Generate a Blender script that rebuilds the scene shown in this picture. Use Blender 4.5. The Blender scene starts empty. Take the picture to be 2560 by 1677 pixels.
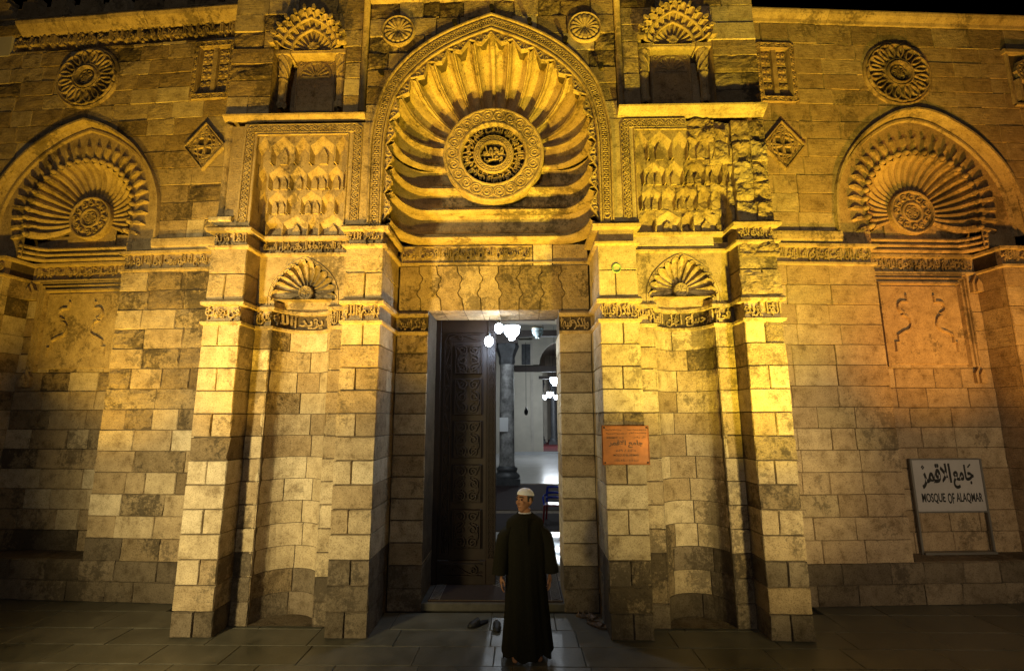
import bpy, bmesh, math, random
from math import sin, cos, pi, sqrt, radians, atan2, hypot
from mathutils import Vector, noise

R = random.Random(11)
sc = bpy.context.scene
COL = sc.collection

# ------------------------------------------------------------------ camera
cam_d = bpy.data.cameras.new('camera')
cam_d.sensor_width = 36.0
cam_d.lens = 36.0 * 1210 / 2560
cam_d.clip_end = 500
cam = bpy.data.objects.new('camera', cam_d)
COL.objects.link(cam)
cam.location = (0.376, -5.579, 2.30)
cam.rotation_euler = (radians(90 + 9.81), radians(0.16), radians(1.2))
sc.camera = cam

# ------------------------------------------------------------------ night sky
W = bpy.data.worlds.new('World')
sc.world = W
W.use_nodes = True
nt = W.node_tree
bg = nt.nodes['Background']
sky = nt.nodes.new('ShaderNodeTexSky')
sky.sky_type = 'NISHITA'
sky.sun_disc = False
sky.sun_elevation = radians(-8)
sky.sun_rotation = radians(200)
nt.links.new(sky.outputs[0], bg.inputs[0])
bg.inputs[1].default_value = 0.05

sc.view_settings.view_transform = 'Standard'
sc.view_settings.look = 'None'
sc.view_settings.exposure = 0.05
sc.view_settings.gamma = 1.0
sc.render.engine = 'CYCLES'
sc.cycles.use_denoising = True
sc.cycles.max_bounces = 4
sc.cycles.sample_clamp_indirect = 4.0


def aim(o, target):
    d = Vector(target) - o.location
    o.rotation_euler = d.to_track_quat('-Z', 'Y').to_euler()


def spot(name, loc, target, power, col, size_deg, blend=0.6, radius=0.10):
    l = bpy.data.lights.new(name, 'SPOT')
    l.energy = power
    l.color = col
    l.spot_size = radians(size_deg)
    l.spot_blend = blend
    l.shadow_soft_size = radius
    o = bpy.data.objects.new(name, l)
    o.location = loc
    aim(o, target)
    COL.objects.link(o)
    return o


def point(name, loc, power, col, radius=0.08):
    l = bpy.data.lights.new(name, 'POINT')
    l.energy = power
    l.color = col
    l.shadow_soft_size = radius
    o = bpy.data.objects.new(name, l)
    o.location = loc
    COL.objects.link(o)
    return o


# sodium floodlights standing on the pavement just below the frame, aimed up the facade
GOLD = (1.0, 0.575, 0.035)
LIME = (1.0, 0.70, 0.045)
AMBER = (1.0, 0.45, 0.05)
spot('floodlight', (-2.7, -2.2, 0.2), (-2.4, 0.1, 7.8), 2350, GOLD, 75, 1.0)
spot('floodlight', (3.0, -2.4, 0.2), (2.65, 0.1, 7.3), 3350, LIME, 82, 1.0)
spot('floodlight', (-0.35, -1.7, 0.2), (-0.05, 0.2, 8.4), 2200, GOLD, 70, 1.0)
spot('floodlight', (-5.2, -1.0, 0.2), (-5.5, 0.9, 6.7), 1550, GOLD, 74, 1.0)
spot('floodlight', (6.4, -1.0, 0.2), (6.1, 1.0, 6.8), 1750, AMBER, 74, 1.0)
# unseen paler spots added left and right of the camera to light the lower walls
PALE = (1.0, 0.79, 0.36)
spot('pale_front_light', (-4.7, -5.2, 1.8), (-2.9, 0.3, 2.3), 2050, PALE, 74, 1.0, 0.25)
spot('pale_front_light', (4.6, -5.0, 1.6), (2.75, 0.2, 2.2), 1350, (1.0, 0.77, 0.31), 54, 1.0, 0.25)
spot('pale_front_light', (6.6, -5.6, 2.2), (5.4, 1.0, 2.2), 520, (1.0, 0.74, 0.42), 64, 1.0, 0.25)
point('front_fill_light', (-0.5, -9.0, 4.6), 250, (1.0, 0.88, 0.74), 0.25)  # added fill from behind the camera that lifts the shaded stone

# ------------------------------------------------------------------ materials
MATS = {}


def new_mat(name):
    m = bpy.data.materials.new(name)
    m.use_nodes = True
    n = m.node_tree.nodes
    b = n['Principled BSDF']
    MATS[name] = m
    return m, n, m.node_tree.links, b


def ramp(n, stops):
    r = n.new('ShaderNodeValToRGB')
    e = r.color_ramp.elements
    while len(e) > 1:
        e.remove(e[-1])
    for i, (p, c) in enumerate(stops):
        if i == 0:
            e[0].position = p
            el = e[0]
        else:
            el = e.new(p)
        el.color = (*c, 1) if len(c) == 3 else c
    return r


def noise_node(n, l, vec, scale, detail=4, rough=0.55):
    t = n.new('ShaderNodeTexNoise')
    t.inputs['Scale'].default_value = scale
    t.inputs['Detail'].default_value = detail
    t.inputs['Roughness'].default_value = rough
    l.new(vec, t.inputs['Vector'])
    return t


def mix(n, l, mode, fac, a, b):
    m = n.new('ShaderNodeMix')
    m.data_type = 'RGBA'
    m.blend_type = mode
    for s, v in (('Factor', fac), ('A', a), ('B', b)):
        i = [q for q in m.inputs if q.name == s and (q.type == 'VALUE' if s == 'Factor' else q.type == 'RGBA')][0]
        if hasattr(v, 'links'):
            l.new(v, i)
        else:
            i.default_value = v if s == 'Factor' else (*v, 1)
    return [q for q in m.outputs if q.type == 'RGBA'][0]


def math_n(n, l, op, a, b=None, clamp=False):
    m = n.new('ShaderNodeMath')
    m.operation = op
    m.use_clamp = clamp
    for i, v in enumerate((a, b)):
        if v is None:
            continue
        if hasattr(v, 'links'):
            l.new(v, m.inputs[i])
        else:
            m.inputs[i].default_value = v
    return m.outputs[0]


def stone_mat(name, tones, soot=0.5, bump=0.5, tool=0.3, stain=(0.055, 0.043, 0.03), pit=0.5):
    """limestone: a tone per block, mottling, soot stains that run over the joints, pits and tool marks"""
    m, n, l, b = new_mat(name)
    geo = n.new('ShaderNodeNewGeometry')
    pos = geo.outputs['Position']
    oi = n.new('ShaderNodeObjectInfo')
    rp = ramp(n, tones)
    l.new(oi.outputs['Random'], rp.inputs[0])
    # mottling
    ofs = n.new('ShaderNodeVectorMath')
    ofs.operation = 'MULTIPLY_ADD'
    ofs.inputs[1].default_value = (1, 1, 1)
    cmb = n.new('ShaderNodeCombineXYZ')
    for i_ in range(3):
        l.new(math_n(n, l, 'MULTIPLY', oi.outputs['Random'], (37.0, 91.0, 53.0)[i_]), cmb.inputs[i_])
    l.new(pos, ofs.inputs[0])
    l.new(cmb.outputs[0], ofs.inputs[2])
    n1 = noise_node(n, l, ofs.outputs[0], 6.5, 8, 0.66)
    r1 = ramp(n, [(0.30, (0.46, 0.41, 0.35)), (0.42, (0.80, 0.77, 0.72)), (0.54, (0.98, 0.96, 0.93)), (0.72, (1.15, 1.13, 1.08))])
    l.new(n1.outputs[0], r1.inputs[0])
    c = mix(n, l, 'MULTIPLY', 1.0, rp.outputs[0], r1.outputs[0])
    # fine speckle
    n2 = noise_node(n, l, pos, 70, 4, 0.7)
    r2 = ramp(n, [(0.34, (0.38, 0.34, 0.29)), (0.50, (1, 1, 1))])
    l.new(n2.outputs[0], r2.inputs[0])
    c = mix(n, l, 'MULTIPLY', 0.8, c, r2.outputs[0])
    # soot and lichen, in uneven patches with a broken edge
    mp = n.new('ShaderNodeMapping')
    mp.inputs['Scale'].default_value = (1.0, 1.0, 0.75)
    l.new(pos, mp.inputs['Vector'])
    n3 = noise_node(n, l, mp.outputs[0], 1.25, 9, 0.68)
    n4 = noise_node(n, l, pos, 21, 5, 0.75)
    s = math_n(n, l, 'ADD', math_n(n, l, 'MULTIPLY', n3.outputs[0], 0.7), math_n(n, l, 'MULTIPLY', n4.outputs[0], 0.3))
    rs = ramp(n, [(0.545 - 0.085 * soot, (0, 0, 0)), (0.585 - 0.07 * soot, (1, 1, 1))])
    l.new(s, rs.inputs[0])
    c = mix(n, l, 'MIX', math_n(n, l, 'MULTIPLY', rs.outputs[0], 0.55 + 0.38 * soot), c, stain)
    l.new(c, b.inputs['Base Color'])
    b.inputs['Roughness'].default_value = 0.88
    b.inputs['Specular IOR Level'].default_value = 0.25
    # relief
    tm = n.new('ShaderNodeMapping')
    tm.inputs['Scale'].default_value = (5, 5, 60)
    l.new(pos, tm.inputs['Vector'])
    nt_ = noise_node(n, l, tm.outputs[0], 1.0, 3, 0.6)
    nb = noise_node(n, l, ofs.outputs[0], 24, 9, 0.72)
    h = math_n(n, l, 'ADD', math_n(n, l, 'MULTIPLY', nt_.outputs[0], tool), nb.outputs[0])
    vo = n.new('ShaderNodeTexVoronoi')
    vo.inputs['Scale'].default_value = 34
    l.new(pos, vo.inputs['Vector'])
    rv = ramp(n, [(0.0, (0, 0, 0)), (0.22, (1, 1, 1))])
    l.new(vo.outputs['Distance'], rv.inputs[0])
    h = math_n(n, l, 'ADD', h, math_n(n, l, 'MULTIPLY', rv.outputs[0], pit * 0.5))
    bp = n.new('ShaderNodeBump')
    bp.inputs['Strength'].default_value = bump
    bp.inputs['Distance'].default_value = 0.03
    l.new(h, bp.inputs['Height'])
    l.new(bp.outputs[0], b.inputs['Normal'])
    return m


OLD = [(0.0, (0.32, 0.245, 0.15)), (0.3, (0.39, 0.30, 0.185)), (0.65, (0.44, 0.35, 0.225)), (1.0, (0.51, 0.42, 0.285))]
NEW = [(0.0, (0.46, 0.38, 0.25)), (0.5, (0.53, 0.44, 0.30)), (1.0, (0.60, 0.52, 0.38))]
WORN = [(0.0, (0.22, 0.165, 0.10)), (0.5, (0.31, 0.24, 0.15)), (1.0, (0.40, 0.32, 0.205))]
CARVE = [(0.0, (0.42, 0.33, 0.20)), (1.0, (0.48, 0.38, 0.24))]
ROSE = [(0.0, (0.36, 0.265, 0.165)), (0.5, (0.43, 0.325, 0.21)), (1.0, (0.49, 0.385, 0.255))]
stone_mat('old_limestone', OLD, 0.12, 0.6, 0.35)
stone_mat('dressed_limestone', NEW, -0.15, 0.28, 0.5, pit=0.15)
stone_mat('worn_limestone', WORN, 0.62, 1.0, 0.2, pit=1.0)
stone_mat('carved_limestone', CARVE, 0.25, 0.35, 0.1, pit=0.3)
stone_mat('sooty_limestone', CARVE, 0.6, 0.5, 0.1)
stone_mat('rose_limestone', ROSE, -0.1, 0.35, 0.7, pit=0.2)
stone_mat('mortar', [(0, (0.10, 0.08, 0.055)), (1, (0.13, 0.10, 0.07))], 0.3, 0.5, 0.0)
stone_mat('plinth_limestone', [(0, (0.12, 0.097, 0.072)), (0.5, (0.18, 0.147, 0.108)), (1, (0.26, 0.212, 0.157))], 0.45, 0.7, 0.2)  # dirty bottom courses, with the weaker light low down also put into the tone


def plain(name, col, rough=0.6, metal=0.0, emit=None, estr=0.0, nscale=0, namp=0.3, bump=0.0, spec=0.5, coat=0.0):
    m, n, l, b = new_mat(name)
    b.inputs['Roughness'].default_value = rough
    b.inputs['Metallic'].default_value = metal
    b.inputs['Specular IOR Level'].default_value = spec
    b.inputs['Coat Weight'].default_value = coat
    if nscale:
        tc = n.new('ShaderNodeTexCoord')
        t = noise_node(n, l, tc.outputs['Object'], nscale, 6, 0.65)
        r = ramp(n, [(0.3, (1 - namp,) * 3), (0.7, (1 + namp * 0.4,) * 3)])
        l.new(t.outputs[0], r.inputs[0])
        l.new(mix(n, l, 'MULTIPLY', 1.0, col, r.outputs[0]), b.inputs['Base Color'])
        if bump:
            bp = n.new('ShaderNodeBump')
            bp.inputs['Strength'].default_value = bump
            bp.inputs['Distance'].default_value = 0.01
            l.new(t.outputs[0], bp.inputs['Height'])
            l.new(bp.outputs[0], b.inputs['Normal'])
    else:
        b.inputs['Base Color'].default_value = (*col, 1)
    if emit:
        b.inputs['Emission Color'].default_value = (*emit, 1)
        b.inputs['Emission Strength'].default_value = estr
    return m


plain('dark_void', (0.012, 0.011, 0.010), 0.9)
plain('black_iron', (0.02, 0.018, 0.016), 0.5, 0.6)
plain('door_wood', (0.012, 0.006, 0.0042), 0.55, nscale=9, namp=0.45, bump=0.25, spec=0.28)
plain('paint_black', (0.012, 0.012, 0.014), 0.6)
plain('sign_white', (0.42, 0.40, 0.405), 0.55, nscale=3, namp=0.14)
plain('sign_metal', (0.20, 0.19, 0.18), 0.5, 0.5)
plain('plaque_copper', (0.30, 0.10, 0.018), 0.42, 0.35, nscale=7, namp=0.4, bump=0.1)
plain('plaque_ink', (0.075, 0.03, 0.01), 0.6)
plain('ceramic_green', (0.30, 0.46, 0.20), 0.2, nscale=14, namp=0.5)
plain('plaster', (0.58, 0.54, 0.46), 0.9, nscale=1.3, namp=0.2)
plain('plaster_cream', (0.62, 0.58, 0.48), 0.9, nscale=0.8, namp=0.15)
plain('beam_wood', (0.035, 0.022, 0.015), 0.6, nscale=6, namp=0.4)
plain('column_marble', (0.36, 0.36, 0.35), 0.4, nscale=3.0, namp=0.9)
plain('column_stone', (0.085, 0.09, 0.095), 0.5, nscale=5, namp=0.5)
plain('court_marble', (0.60, 0.62, 0.63), 0.16, nscale=0.7, namp=0.12)
plain('carpet_red', (0.13, 0.018, 0.02), 0.95, nscale=14, namp=0.5)
plain('threshold_stone', (0.055, 0.05, 0.043), 0.7, nscale=8, namp=0.5, bump=0.4)
plain('rug_dark', (0.018, 0.007, 0.007), 0.95, nscale=30, namp=0.4)
plain('rug_light', (0.17, 0.155, 0.14), 0.95, nscale=40, namp=0.4)
plain('rug_gold', (0.20, 0.12, 0.035), 0.9, nscale=40, namp=0.4)
plain('paper', (0.7, 0.72, 0.72), 0.7)
plain('plastic_blue', (0.012, 0.03, 0.36), 0.25)
plain('plastic_red', (0.16, 0.008, 0.012), 0.3)
plain('rubber_black', (0.012, 0.012, 0.013), 0.55)
plain('leather_tan', (0.13, 0.085, 0.045), 0.6, nscale=20, namp=0.4)
plain('robe_cloth', (0.018, 0.0165, 0.0095), 0.92, nscale=60, namp=0.25, bump=0.15, spec=0.15)
plain('cap_cloth', (0.80, 0.82, 0.90), 0.9, nscale=70, namp=0.15, bump=0.2)
plain('shirt_white', (0.72, 0.70, 0.70), 0.85)
plain('skin', (0.43, 0.21, 0.11), 0.5, nscale=18, namp=0.18)
plain('hair_dark', (0.02, 0.016, 0.013), 0.6)
plain('eye_white', (0.5, 0.47, 0.44), 0.3)
plain('lip', (0.24, 0.09, 0.06), 0.5)
plain('lamp_lit', (0.9, 0.95, 1.0), 0.3, emit=(0.74, 0.88, 1.0), estr=22)
plain('brass', (0.30, 0.22, 0.10), 0.35, 0.8)


def glass_mat():
    m, n, l, b = new_mat('lamp_glass')
    b.inputs['Base Color'].default_value = (0.75, 0.9, 0.92, 1)
    b.inputs['Roughness'].default_value = 0.12
    b.inputs['Transmission Weight'].default_value = 0.65


glass_mat()

# ------------------------------------------------------------------ scene helpers


def empty(name, loc=(0, 0, 0), rz=0.0, parent=None):
    o = bpy.data.objects.new(name, None)
    COL.objects.link(o)
    o.location = loc
    o.rotation_euler = (0, 0, rz)
    o.empty_display_size = 0.1
    if parent:
        o.parent = parent
    return o


def tag(o, label=None, cat=None, group=None, kind=None):
    if label:
        o['label'] = label
    if cat:
        o['category'] = cat
    if group:
        o['group'] = group
    if kind:
        o['kind'] = kind
    return o


def link_mesh(name, me, mat, parent=None, loc=None):
    if mat is not None:
        me.materials.append(MATS[mat])
    o = bpy.data.objects.new(name, me)
    COL.objects.link(o)
    if parent is not None:
        o.parent = parent
    if loc is not None:
        o.location = loc
    return o


def mesh(name, verts, faces, mat, parent=None, smooth=False, recalc=False, center=False):
    loc = None
    if center and verts:
        n = len(verts)
        cx = sum(v[0] for v in verts) / n
        cy = sum(v[1] for v in verts) / n
        cz = sum(v[2] for v in verts) / n
        verts = [(v[0] - cx, v[1] - cy, v[2] - cz) for v in verts]
        loc = (cx, cy, cz)
    me = bpy.data.meshes.new(name)
    me.from_pydata([tuple(v) for v in verts], [], faces)
    if recalc:
        bm = bmesh.new()
        bm.from_mesh(me)
        bmesh.ops.recalc_face_normals(bm, faces=bm.faces)
        bm.to_mesh(me)
        bm.free()
    if smooth:
        me.polygons.foreach_set('use_smooth', [True] * len(me.polygons))
    me.update()
    return link_mesh(name, me, mat, parent, loc)


class MB:
    """collects shapes for one mesh"""

    def __init__(self):
        self.v = []
        self.f = []

    def add(self, vs, fs):
        o = len(self.v)
        self.v += [tuple(q) for q in vs]
        self.f += [tuple(i + o for i in f) for f in fs]

    def box(self, x0, x1, y0, y1, z0, z1):
        self.add([(x0, y0, z0), (x1, y0, z0), (x1, y1, z0), (x0, y1, z0), (x0, y0, z1), (x1, y0, z1), (x1, y1, z1), (x0, y1, z1)],
                 [(0, 3, 2, 1), (4, 5, 6, 7), (0, 1, 5, 4), (1, 2, 6, 5), (2, 3, 7, 6), (3, 0, 4, 7)])

    def cbox(self, x0, x1, y0, y1, z0, z1, c):
        """box with chamfered edges on its front (-y) side"""
        a = [(x0, z0), (x1, z0), (x1, z1), (x0, z1)]
        b = [(x0 + c, z0 + c), (x1 - c, z0 + c), (x1 - c, z1 - c), (x0 + c, z1 - c)]
        vs = [(p[0], y1, p[1]) for p in a] + [(p[0], y0 + c, p[1]) for p in a] + [(p[0], y0, p[1]) for p in b]
        fs = [(3, 2, 1, 0), (8, 9, 10, 11)]
        for i in range(4):
            j = (i + 1) % 4
            fs += [(i, j, 4 + j, 4 + i), (4 + i, 4 + j, 8 + j, 8 + i)]
        self.add(vs, fs)

    def prism(self, poly, y0, y1):
        """(x,z) polygon extruded from y0 (front) to y1"""
        n = len(poly)
        self.add([(p[0], y0, p[1]) for p in poly] + [(p[0], y1, p[1]) for p in poly],
                 [tuple(range(n)), tuple(range(2 * n - 1, n - 1, -1))] + [(i, n + i, n + (i + 1) % n, (i + 1) % n) for i in range(n)])

    def tube(self, pts, rad, seg=8, cap=True):
        pts = [Vector(p) for p in pts]
        n = len(pts)
        rads = rad if isinstance(rad, (list, tuple)) else [rad] * n
        o = len(self.v)
        up = None
        for i, p in enumerate(pts):
            t = (pts[min(i + 1, n - 1)] - pts[max(i - 1, 0)]).normalized()
            if up is None:
                up = Vector((0, 0, 1)) if abs(t.z) < 0.9 else Vector((1, 0, 0))
            a = t.cross(up)
            if a.length < 1e-6:
                a = t.orthogonal()
            a.normalize()
            b = t.cross(a).normalized()
            up = -b if False else up
            for k in range(seg):
                g = 2 * pi * k / seg
                self.v.append(tuple(p + a * (cos(g) * rads[i]) + b * (sin(g) * rads[i])))
        for i in range(n - 1):
            for k in range(seg):
                k2 = (k + 1) % seg
                self.f.append((o + i * seg + k, o + i * seg + k2, o + (i + 1) * seg + k2, o + (i + 1) * seg + k))
        if cap:
            self.f.append(tuple(o + k for k in range(seg)))
            self.f.append(tuple(o + (n - 1) * seg + k for k in reversed(range(seg))))

    def lathe(self, prof, seg=24, c=(0, 0, 0), axis='z', a0=0.0, a1=2 * pi, mod=None):
        """profile [(r, h)] turned about an axis; axis 'y' turns about the facade normal (h goes to -y)"""
        full = abs(a1 - a0 - 2 * pi) < 1e-6
        ns = seg if full else seg + 1
        o = len(self.v)
        for (r, h) in prof:
            for k in range(ns):
                g = a0 + (a1 - a0) * k / seg
                rr = r * (mod(g) if mod else 1)
                if axis == 'z':
                    self.v.append((c[0] + rr * cos(g), c[1] + rr * sin(g), c[2] + h))
                else:
                    self.v.append((c[0] + rr * cos(g), c[1] - h, c[2] + rr * sin(g)))
        m = len(prof)
        for i in range(m - 1):
            for k in range(seg):
                k2 = (k + 1) % ns
                self.f.append((o + i * ns + k, o + i * ns + k2, o + (i + 1) * ns + k2, o + (i + 1) * ns + k))

    def ribbon(self, pts, w, h, y, closed=False):
        """raised strand on the plane at depth y: pts (x,z)"""
        n = len(pts)
        o = len(self.v)
        for i in range(n):
            if closed:
                p, q = pts[i - 1], pts[(i + 1) % n]
            else:
                p, q = pts[max(i - 1, 0)], pts[min(i + 1, n - 1)]
            dx, dz = q[0] - p[0], q[1] - p[1]
            L = hypot(dx, dz) or 1
            nx, nz = -dz / L * w, dx / L * w
            x, z = pts[i]
            self.v += [(x - nx, y, z - nz), (x - nx * .55, y - h, z - nz * .55), (x + nx * .55, y - h, z + nz * .55), (x + nx, y, z + nz)]
        for i in range(n if closed else n - 1):
            j = (i + 1) % n
            for k in range(3):
                self.f.append((o + 4 * i + k, o + 4 * i + k + 1, o + 4 * j + k + 1, o + 4 * j + k))

    def build(self, name, mat, parent=None, smooth=False, recalc=False, center=False):
        return mesh(name, self.v, self.f, mat, parent, smooth, recalc, center)


def inset_poly(poly, d):
    n = len(poly)
    out = []
    area = sum(poly[i][0] * poly[(i + 1) % n][1] - poly[(i + 1) % n][0] * poly[i][1] for i in range(n))
    sg = 1 if area > 0 else -1
    for i in range(n):
        p0, p1, p2 = poly[i - 1], poly[i], poly[(i + 1) % n]
        e1 = (p1[0] - p0[0], p1[1] - p0[1])
        e2 = (p2[0] - p1[0], p2[1] - p1[1])
        l1, l2 = hypot(*e1) or 1, hypot(*e2) or 1
        n1 = (-e1[1] / l1 * sg, e1[0] / l1 * sg)
        n2 = (-e2[1] / l2 * sg, e2[0] / l2 * sg)
        bx, bz = n1[0] + n2[0], n1[1] + n2[1]
        q = bx * bx + bz * bz
        k = 2 / max(q, 0.8)
        out.append((p1[0] + bx * d * k * 0.5 * 1.0, p1[1] + bz * d * k * 0.5 * 1.0))
    return out


def stone(parent, poly, yf, depth, mat, rough=0.004, ch=0.011, name='stone', proud=None):
    """one block of masonry: outline (x,z), front at yf, worn arrises, an uneven face"""
    pr = R.uniform(-0.006, 0.006) if proud is None else proud
    y = yf + pr
    n = len(poly)
    wear = 1.0 if rough < .0045 else 1.9 if rough < .01 else 3.0
    ch = ch * (.8 + .25 * wear)
    jw = .0012 * wear
    o2 = [(p[0] + R.uniform(-jw, jw), p[1] + R.uniform(-jw, jw)) for p in inset_poly(poly, 0.0036 + .0007 * wear)]
    o3 = [(p[0] + R.uniform(-.4, .4) * ch * .5, p[1] + R.uniform(-.4, .4) * ch * .5) for p in inset_poly(poly, ch + 0.004)]
    tilt_x = R.uniform(-.5, .5) * rough
    tilt_z = R.uniform(-.5, .5) * rough
    cx = sum(p[0] for p in poly) / n
    cz = sum(p[1] for p in poly) / n
    sx = max(abs(p[0] - cx) for p in poly) or 1
    sz = max(abs(p[1] - cz) for p in poly) or 1
    vs = [(p[0], yf + depth, p[1]) for p in o2] + [(p[0], y + ch + R.uniform(0, rough), p[1]) for p in o2]
    fs = [(i, (i + 1) % n, n + (i + 1) % n, n + i) for i in range(n)]
    if n == 4 and (max(p[0] for p in poly) - min(p[0] for p in poly)) > 0.05:
        # front face as a small grid so it can be uneven
        nx = 4 if rough < 0.01 else 7
        nz = 3 if rough < 0.01 else 5
        b = len(vs)
        seed = R.uniform(0, 100)
        for j in range(nz + 1):
            for i in range(nx + 1):
                u, v = i / nx, j / nz
                x = (o3[0][0] * (1 - u) + o3[1][0] * u) * (1 - v) + (o3[3][0] * (1 - u) + o3[2][0] * u) * v
                z = (o3[0][1] * (1 - u) + o3[1][1] * u) * (1 - v) + (o3[3][1] * (1 - u) + o3[2][1] * u) * v
                d = noise.noise(Vector((x * 7 + seed, z * 9, seed))) * rough
                if i in (0, nx) or j in (0, nz):
                    d += R.uniform(0, .0022) * wear
                    x += R.uniform(-.0018, .0018) * wear
                    z += R.uniform(-.0018, .0018) * wear
                if rough >= 0.01:
                    d += noise.noise(Vector((x * 19, z * 23, seed))) * rough * .6
                    if i in (0, nx) or j in (0, nz):
                        d += R.uniform(0, rough * .8)
                vs.append((x, y + d + tilt_x * (x - cx) / sx + tilt_z * (z - cz) / sz, z))
        idx = lambda i, j: b + j * (nx + 1) + i
        for j in range(nz):
            for i in range(nx):
                fs.append((idx(i, j), idx(i + 1, j), idx(i + 1, j + 1), idx(i, j + 1)))
        ring = [[idx(i, 0) for i in range(nx + 1)], [idx(nx, j) for j in range(nz + 1)],
                [idx(i, nz) for i in range(nx, -1, -1)], [idx(0, j) for j in range(nz, -1, -1)]]
        for k in range(4):
            fs.append((n + k, n + (k + 1) % 4) + tuple(reversed(ring[k])))
    else:
        b = len(vs)
        vs += [(p[0], y + tilt_x * (p[0] - cx) / sx + tilt_z * (p[1] - cz) / sz + R.uniform(-.3, .3) * rough, p[1]) for p in o3]
        fs += [(n + i, n + (i + 1) % n, b + (i + 1) % n, b + i) for i in range(n)]
        fs.append(tuple(b + i for i in range(n)))
    return mesh(name, vs, fs, mat, parent, center=True)


def pick(weights):
    t = R.random() * sum(w for _, w in weights)
    for m, w in weights:
        t -= w
        if t <= 0:
            return m
    return weights[-1][0]


ROUGH = {'old_limestone': 0.007, 'dressed_limestone': 0.003, 'worn_limestone': 0.016, 'rose_limestone': 0.003, 'carved_limestone': 0.004,
         'plinth_limestone': 0.009, 'sooty_limestone': 0.01}


def masonry(parent, x0, x1, zs, yf, weights, length=0.46, depth=0.09, excl=(), mort='mortar', matf=None, nsamp=5, roughk=1.0):
    """courses of separate blocks between x0 and x1 with the joints of zs; excl: list of (zlo, zhi, f) with f(z)->(a,b) left open"""
    back = MB()
    for ci in range(len(zs) - 1):
        za, zb = zs[ci], zs[ci + 1]
        zz = [za + (zb - za) * k / (nsamp - 1) for k in range(nsamp)]
        act = [e for e in excl if e[0] < zb - 0.02 and e[1] > za + 0.02]

        def ab(e, z):
            z = min(max(z, e[0]), e[1])
            return e[2](z)
        act.sort(key=lambda e: ab(e, (za + zb) / 2)[0])
        bounds = []
        left = [x0] * nsamp
        for e in act:
            iv = [ab(e, z) for z in zz]
            bounds.append((left, [min(max(i[0], x0), x1) for i in iv]))
            left = [min(max(i[1], x0), x1) for i in iv]
        bounds.append((left, [x1] * nsamp))
        for L, Rr in bounds:
            w = [r - l for l, r in zip(L, Rr)]
            if max(w) < 0.025:
                continue
            for k in range(nsamp - 1):
                back.add([(L[k], yf + .022, zz[k]), (Rr[k], yf + .022, zz[k]), (Rr[k + 1], yf + .022, zz[k + 1]), (L[k + 1], yf + .022, zz[k + 1])], [(0, 1, 2, 3)])
            lm, rm = min(L), max(Rr)
            straightL = max(L) - min(L) < 1e-4
            straightR = max(Rr) - min(Rr) < 1e-4
            span = rm - lm
            cnt = max(1, int(round(span / (length * R.uniform(.85, 1.2)))))
            cuts = [lm]
            for k in range(1, cnt):
                cuts.append(lm + span * (k + R.uniform(-.22, .22) + (.0 if cnt > 2 else 0)) / cnt)
            cuts.append(rm)
            for k in range(cnt):
                a, b = cuts[k], cuts[k + 1]
                Ls = [max(a, v) for v in L]
                Rs = [min(b, v) for v in Rr]
                Rs = [max(r, l) for l, r in zip(Ls, Rs)]
                if max(r - l for l, r in zip(Ls, Rs)) < 0.02:
                    continue
                flatL = max(Ls) - min(Ls) < 1e-4
                flatR = max(Rs) - min(Rs) < 1e-4
                if flatL and flatR:
                    poly = [(Ls[0], za), (Rs[0], za), (Rs[0], zb), (Ls[0], zb)]
                else:
                    rt = [(r, z) for r, z in zip(Rs, zz)] if not flatR else [(Rs[0], za), (Rs[0], zb)]
                    lt = [(l_, z) for l_, z in zip(Ls, zz)] if not flatL else [(Ls[0], za), (Ls[0], zb)]
                    poly = rt + lt[::-1]
                    cl = []
                    for p in poly:
                        if not cl or hypot(p[0] - cl[-1][0], p[1] - cl[-1][1]) > 0.006:
                            cl.append(p)
                    if hypot(cl[0][0] - cl[-1][0], cl[0][1] - cl[-1][1]) < 0.006:
                        cl.pop()
                    if len(cl) < 3:
                        continue
                    poly = cl
                m = matf((a + b) / 2, (za + zb) / 2) if matf else None
                m = m or pick(weights)
                stone(parent, poly, yf, depth, m, ROUGH.get(m, .005) * roughk)
    if back.f:
        back.build('mortar', mort, parent)


def course_list(z0, z1, h, jit=0.0):
    n = max(1, int(round((z1 - z0) / h)))
    out = [z0 + (z1 - z0) * k / n + (R.uniform(-jit, jit) if 0 < k < n else 0) for k in range(n + 1)]
    return out


def sweep(parent, name, plan, prof, mat, smooth=False, closed=False, caps=True):
    """moulding: profile [(out, z)] carried along a plan line (x,y); out points to the right of the walking direction"""
    n = len(plan)
    vs, fs = [], []
    for i in range(n):
        p = plan[i]
        a = plan[i - 1] if (i > 0 or closed) else None
        b = plan[(i + 1) % n] if (i < n - 1 or closed) else None

        def nrm(q, r):
            dx, dy = r[0] - q[0], r[1] - q[1]
            L = hypot(dx, dy) or 1
            return (dy / L, -dx / L)
        if a and b:
            n1, n2 = nrm(a, p), nrm(p, b)
            bx, by = n1[0] + n2[0], n1[1] + n2[1]
            q = bx * bx + by * by
            k = 2 / max(q, 0.35)
            mx, my = bx * k, by * k
        else:
            mx, my = nrm(a, p) if a else nrm(p, b)
        for (o, z) in prof:
            vs.append((p[0] + mx * o, p[1] + my * o, z))
    m = len(prof)
    for i in range(n if closed else n - 1):
        j = (i + 1) % n
        for k in range(m - 1):
            fs.append((i * m + k, j * m + k, j * m + k + 1, i * m + k + 1))
    if caps and not closed:
        fs.append(tuple(range(m)))
        fs.append(tuple((n - 1) * m + k for k in reversed(range(m))))
    return mesh(name, vs, fs, mat, parent, smooth)


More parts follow.
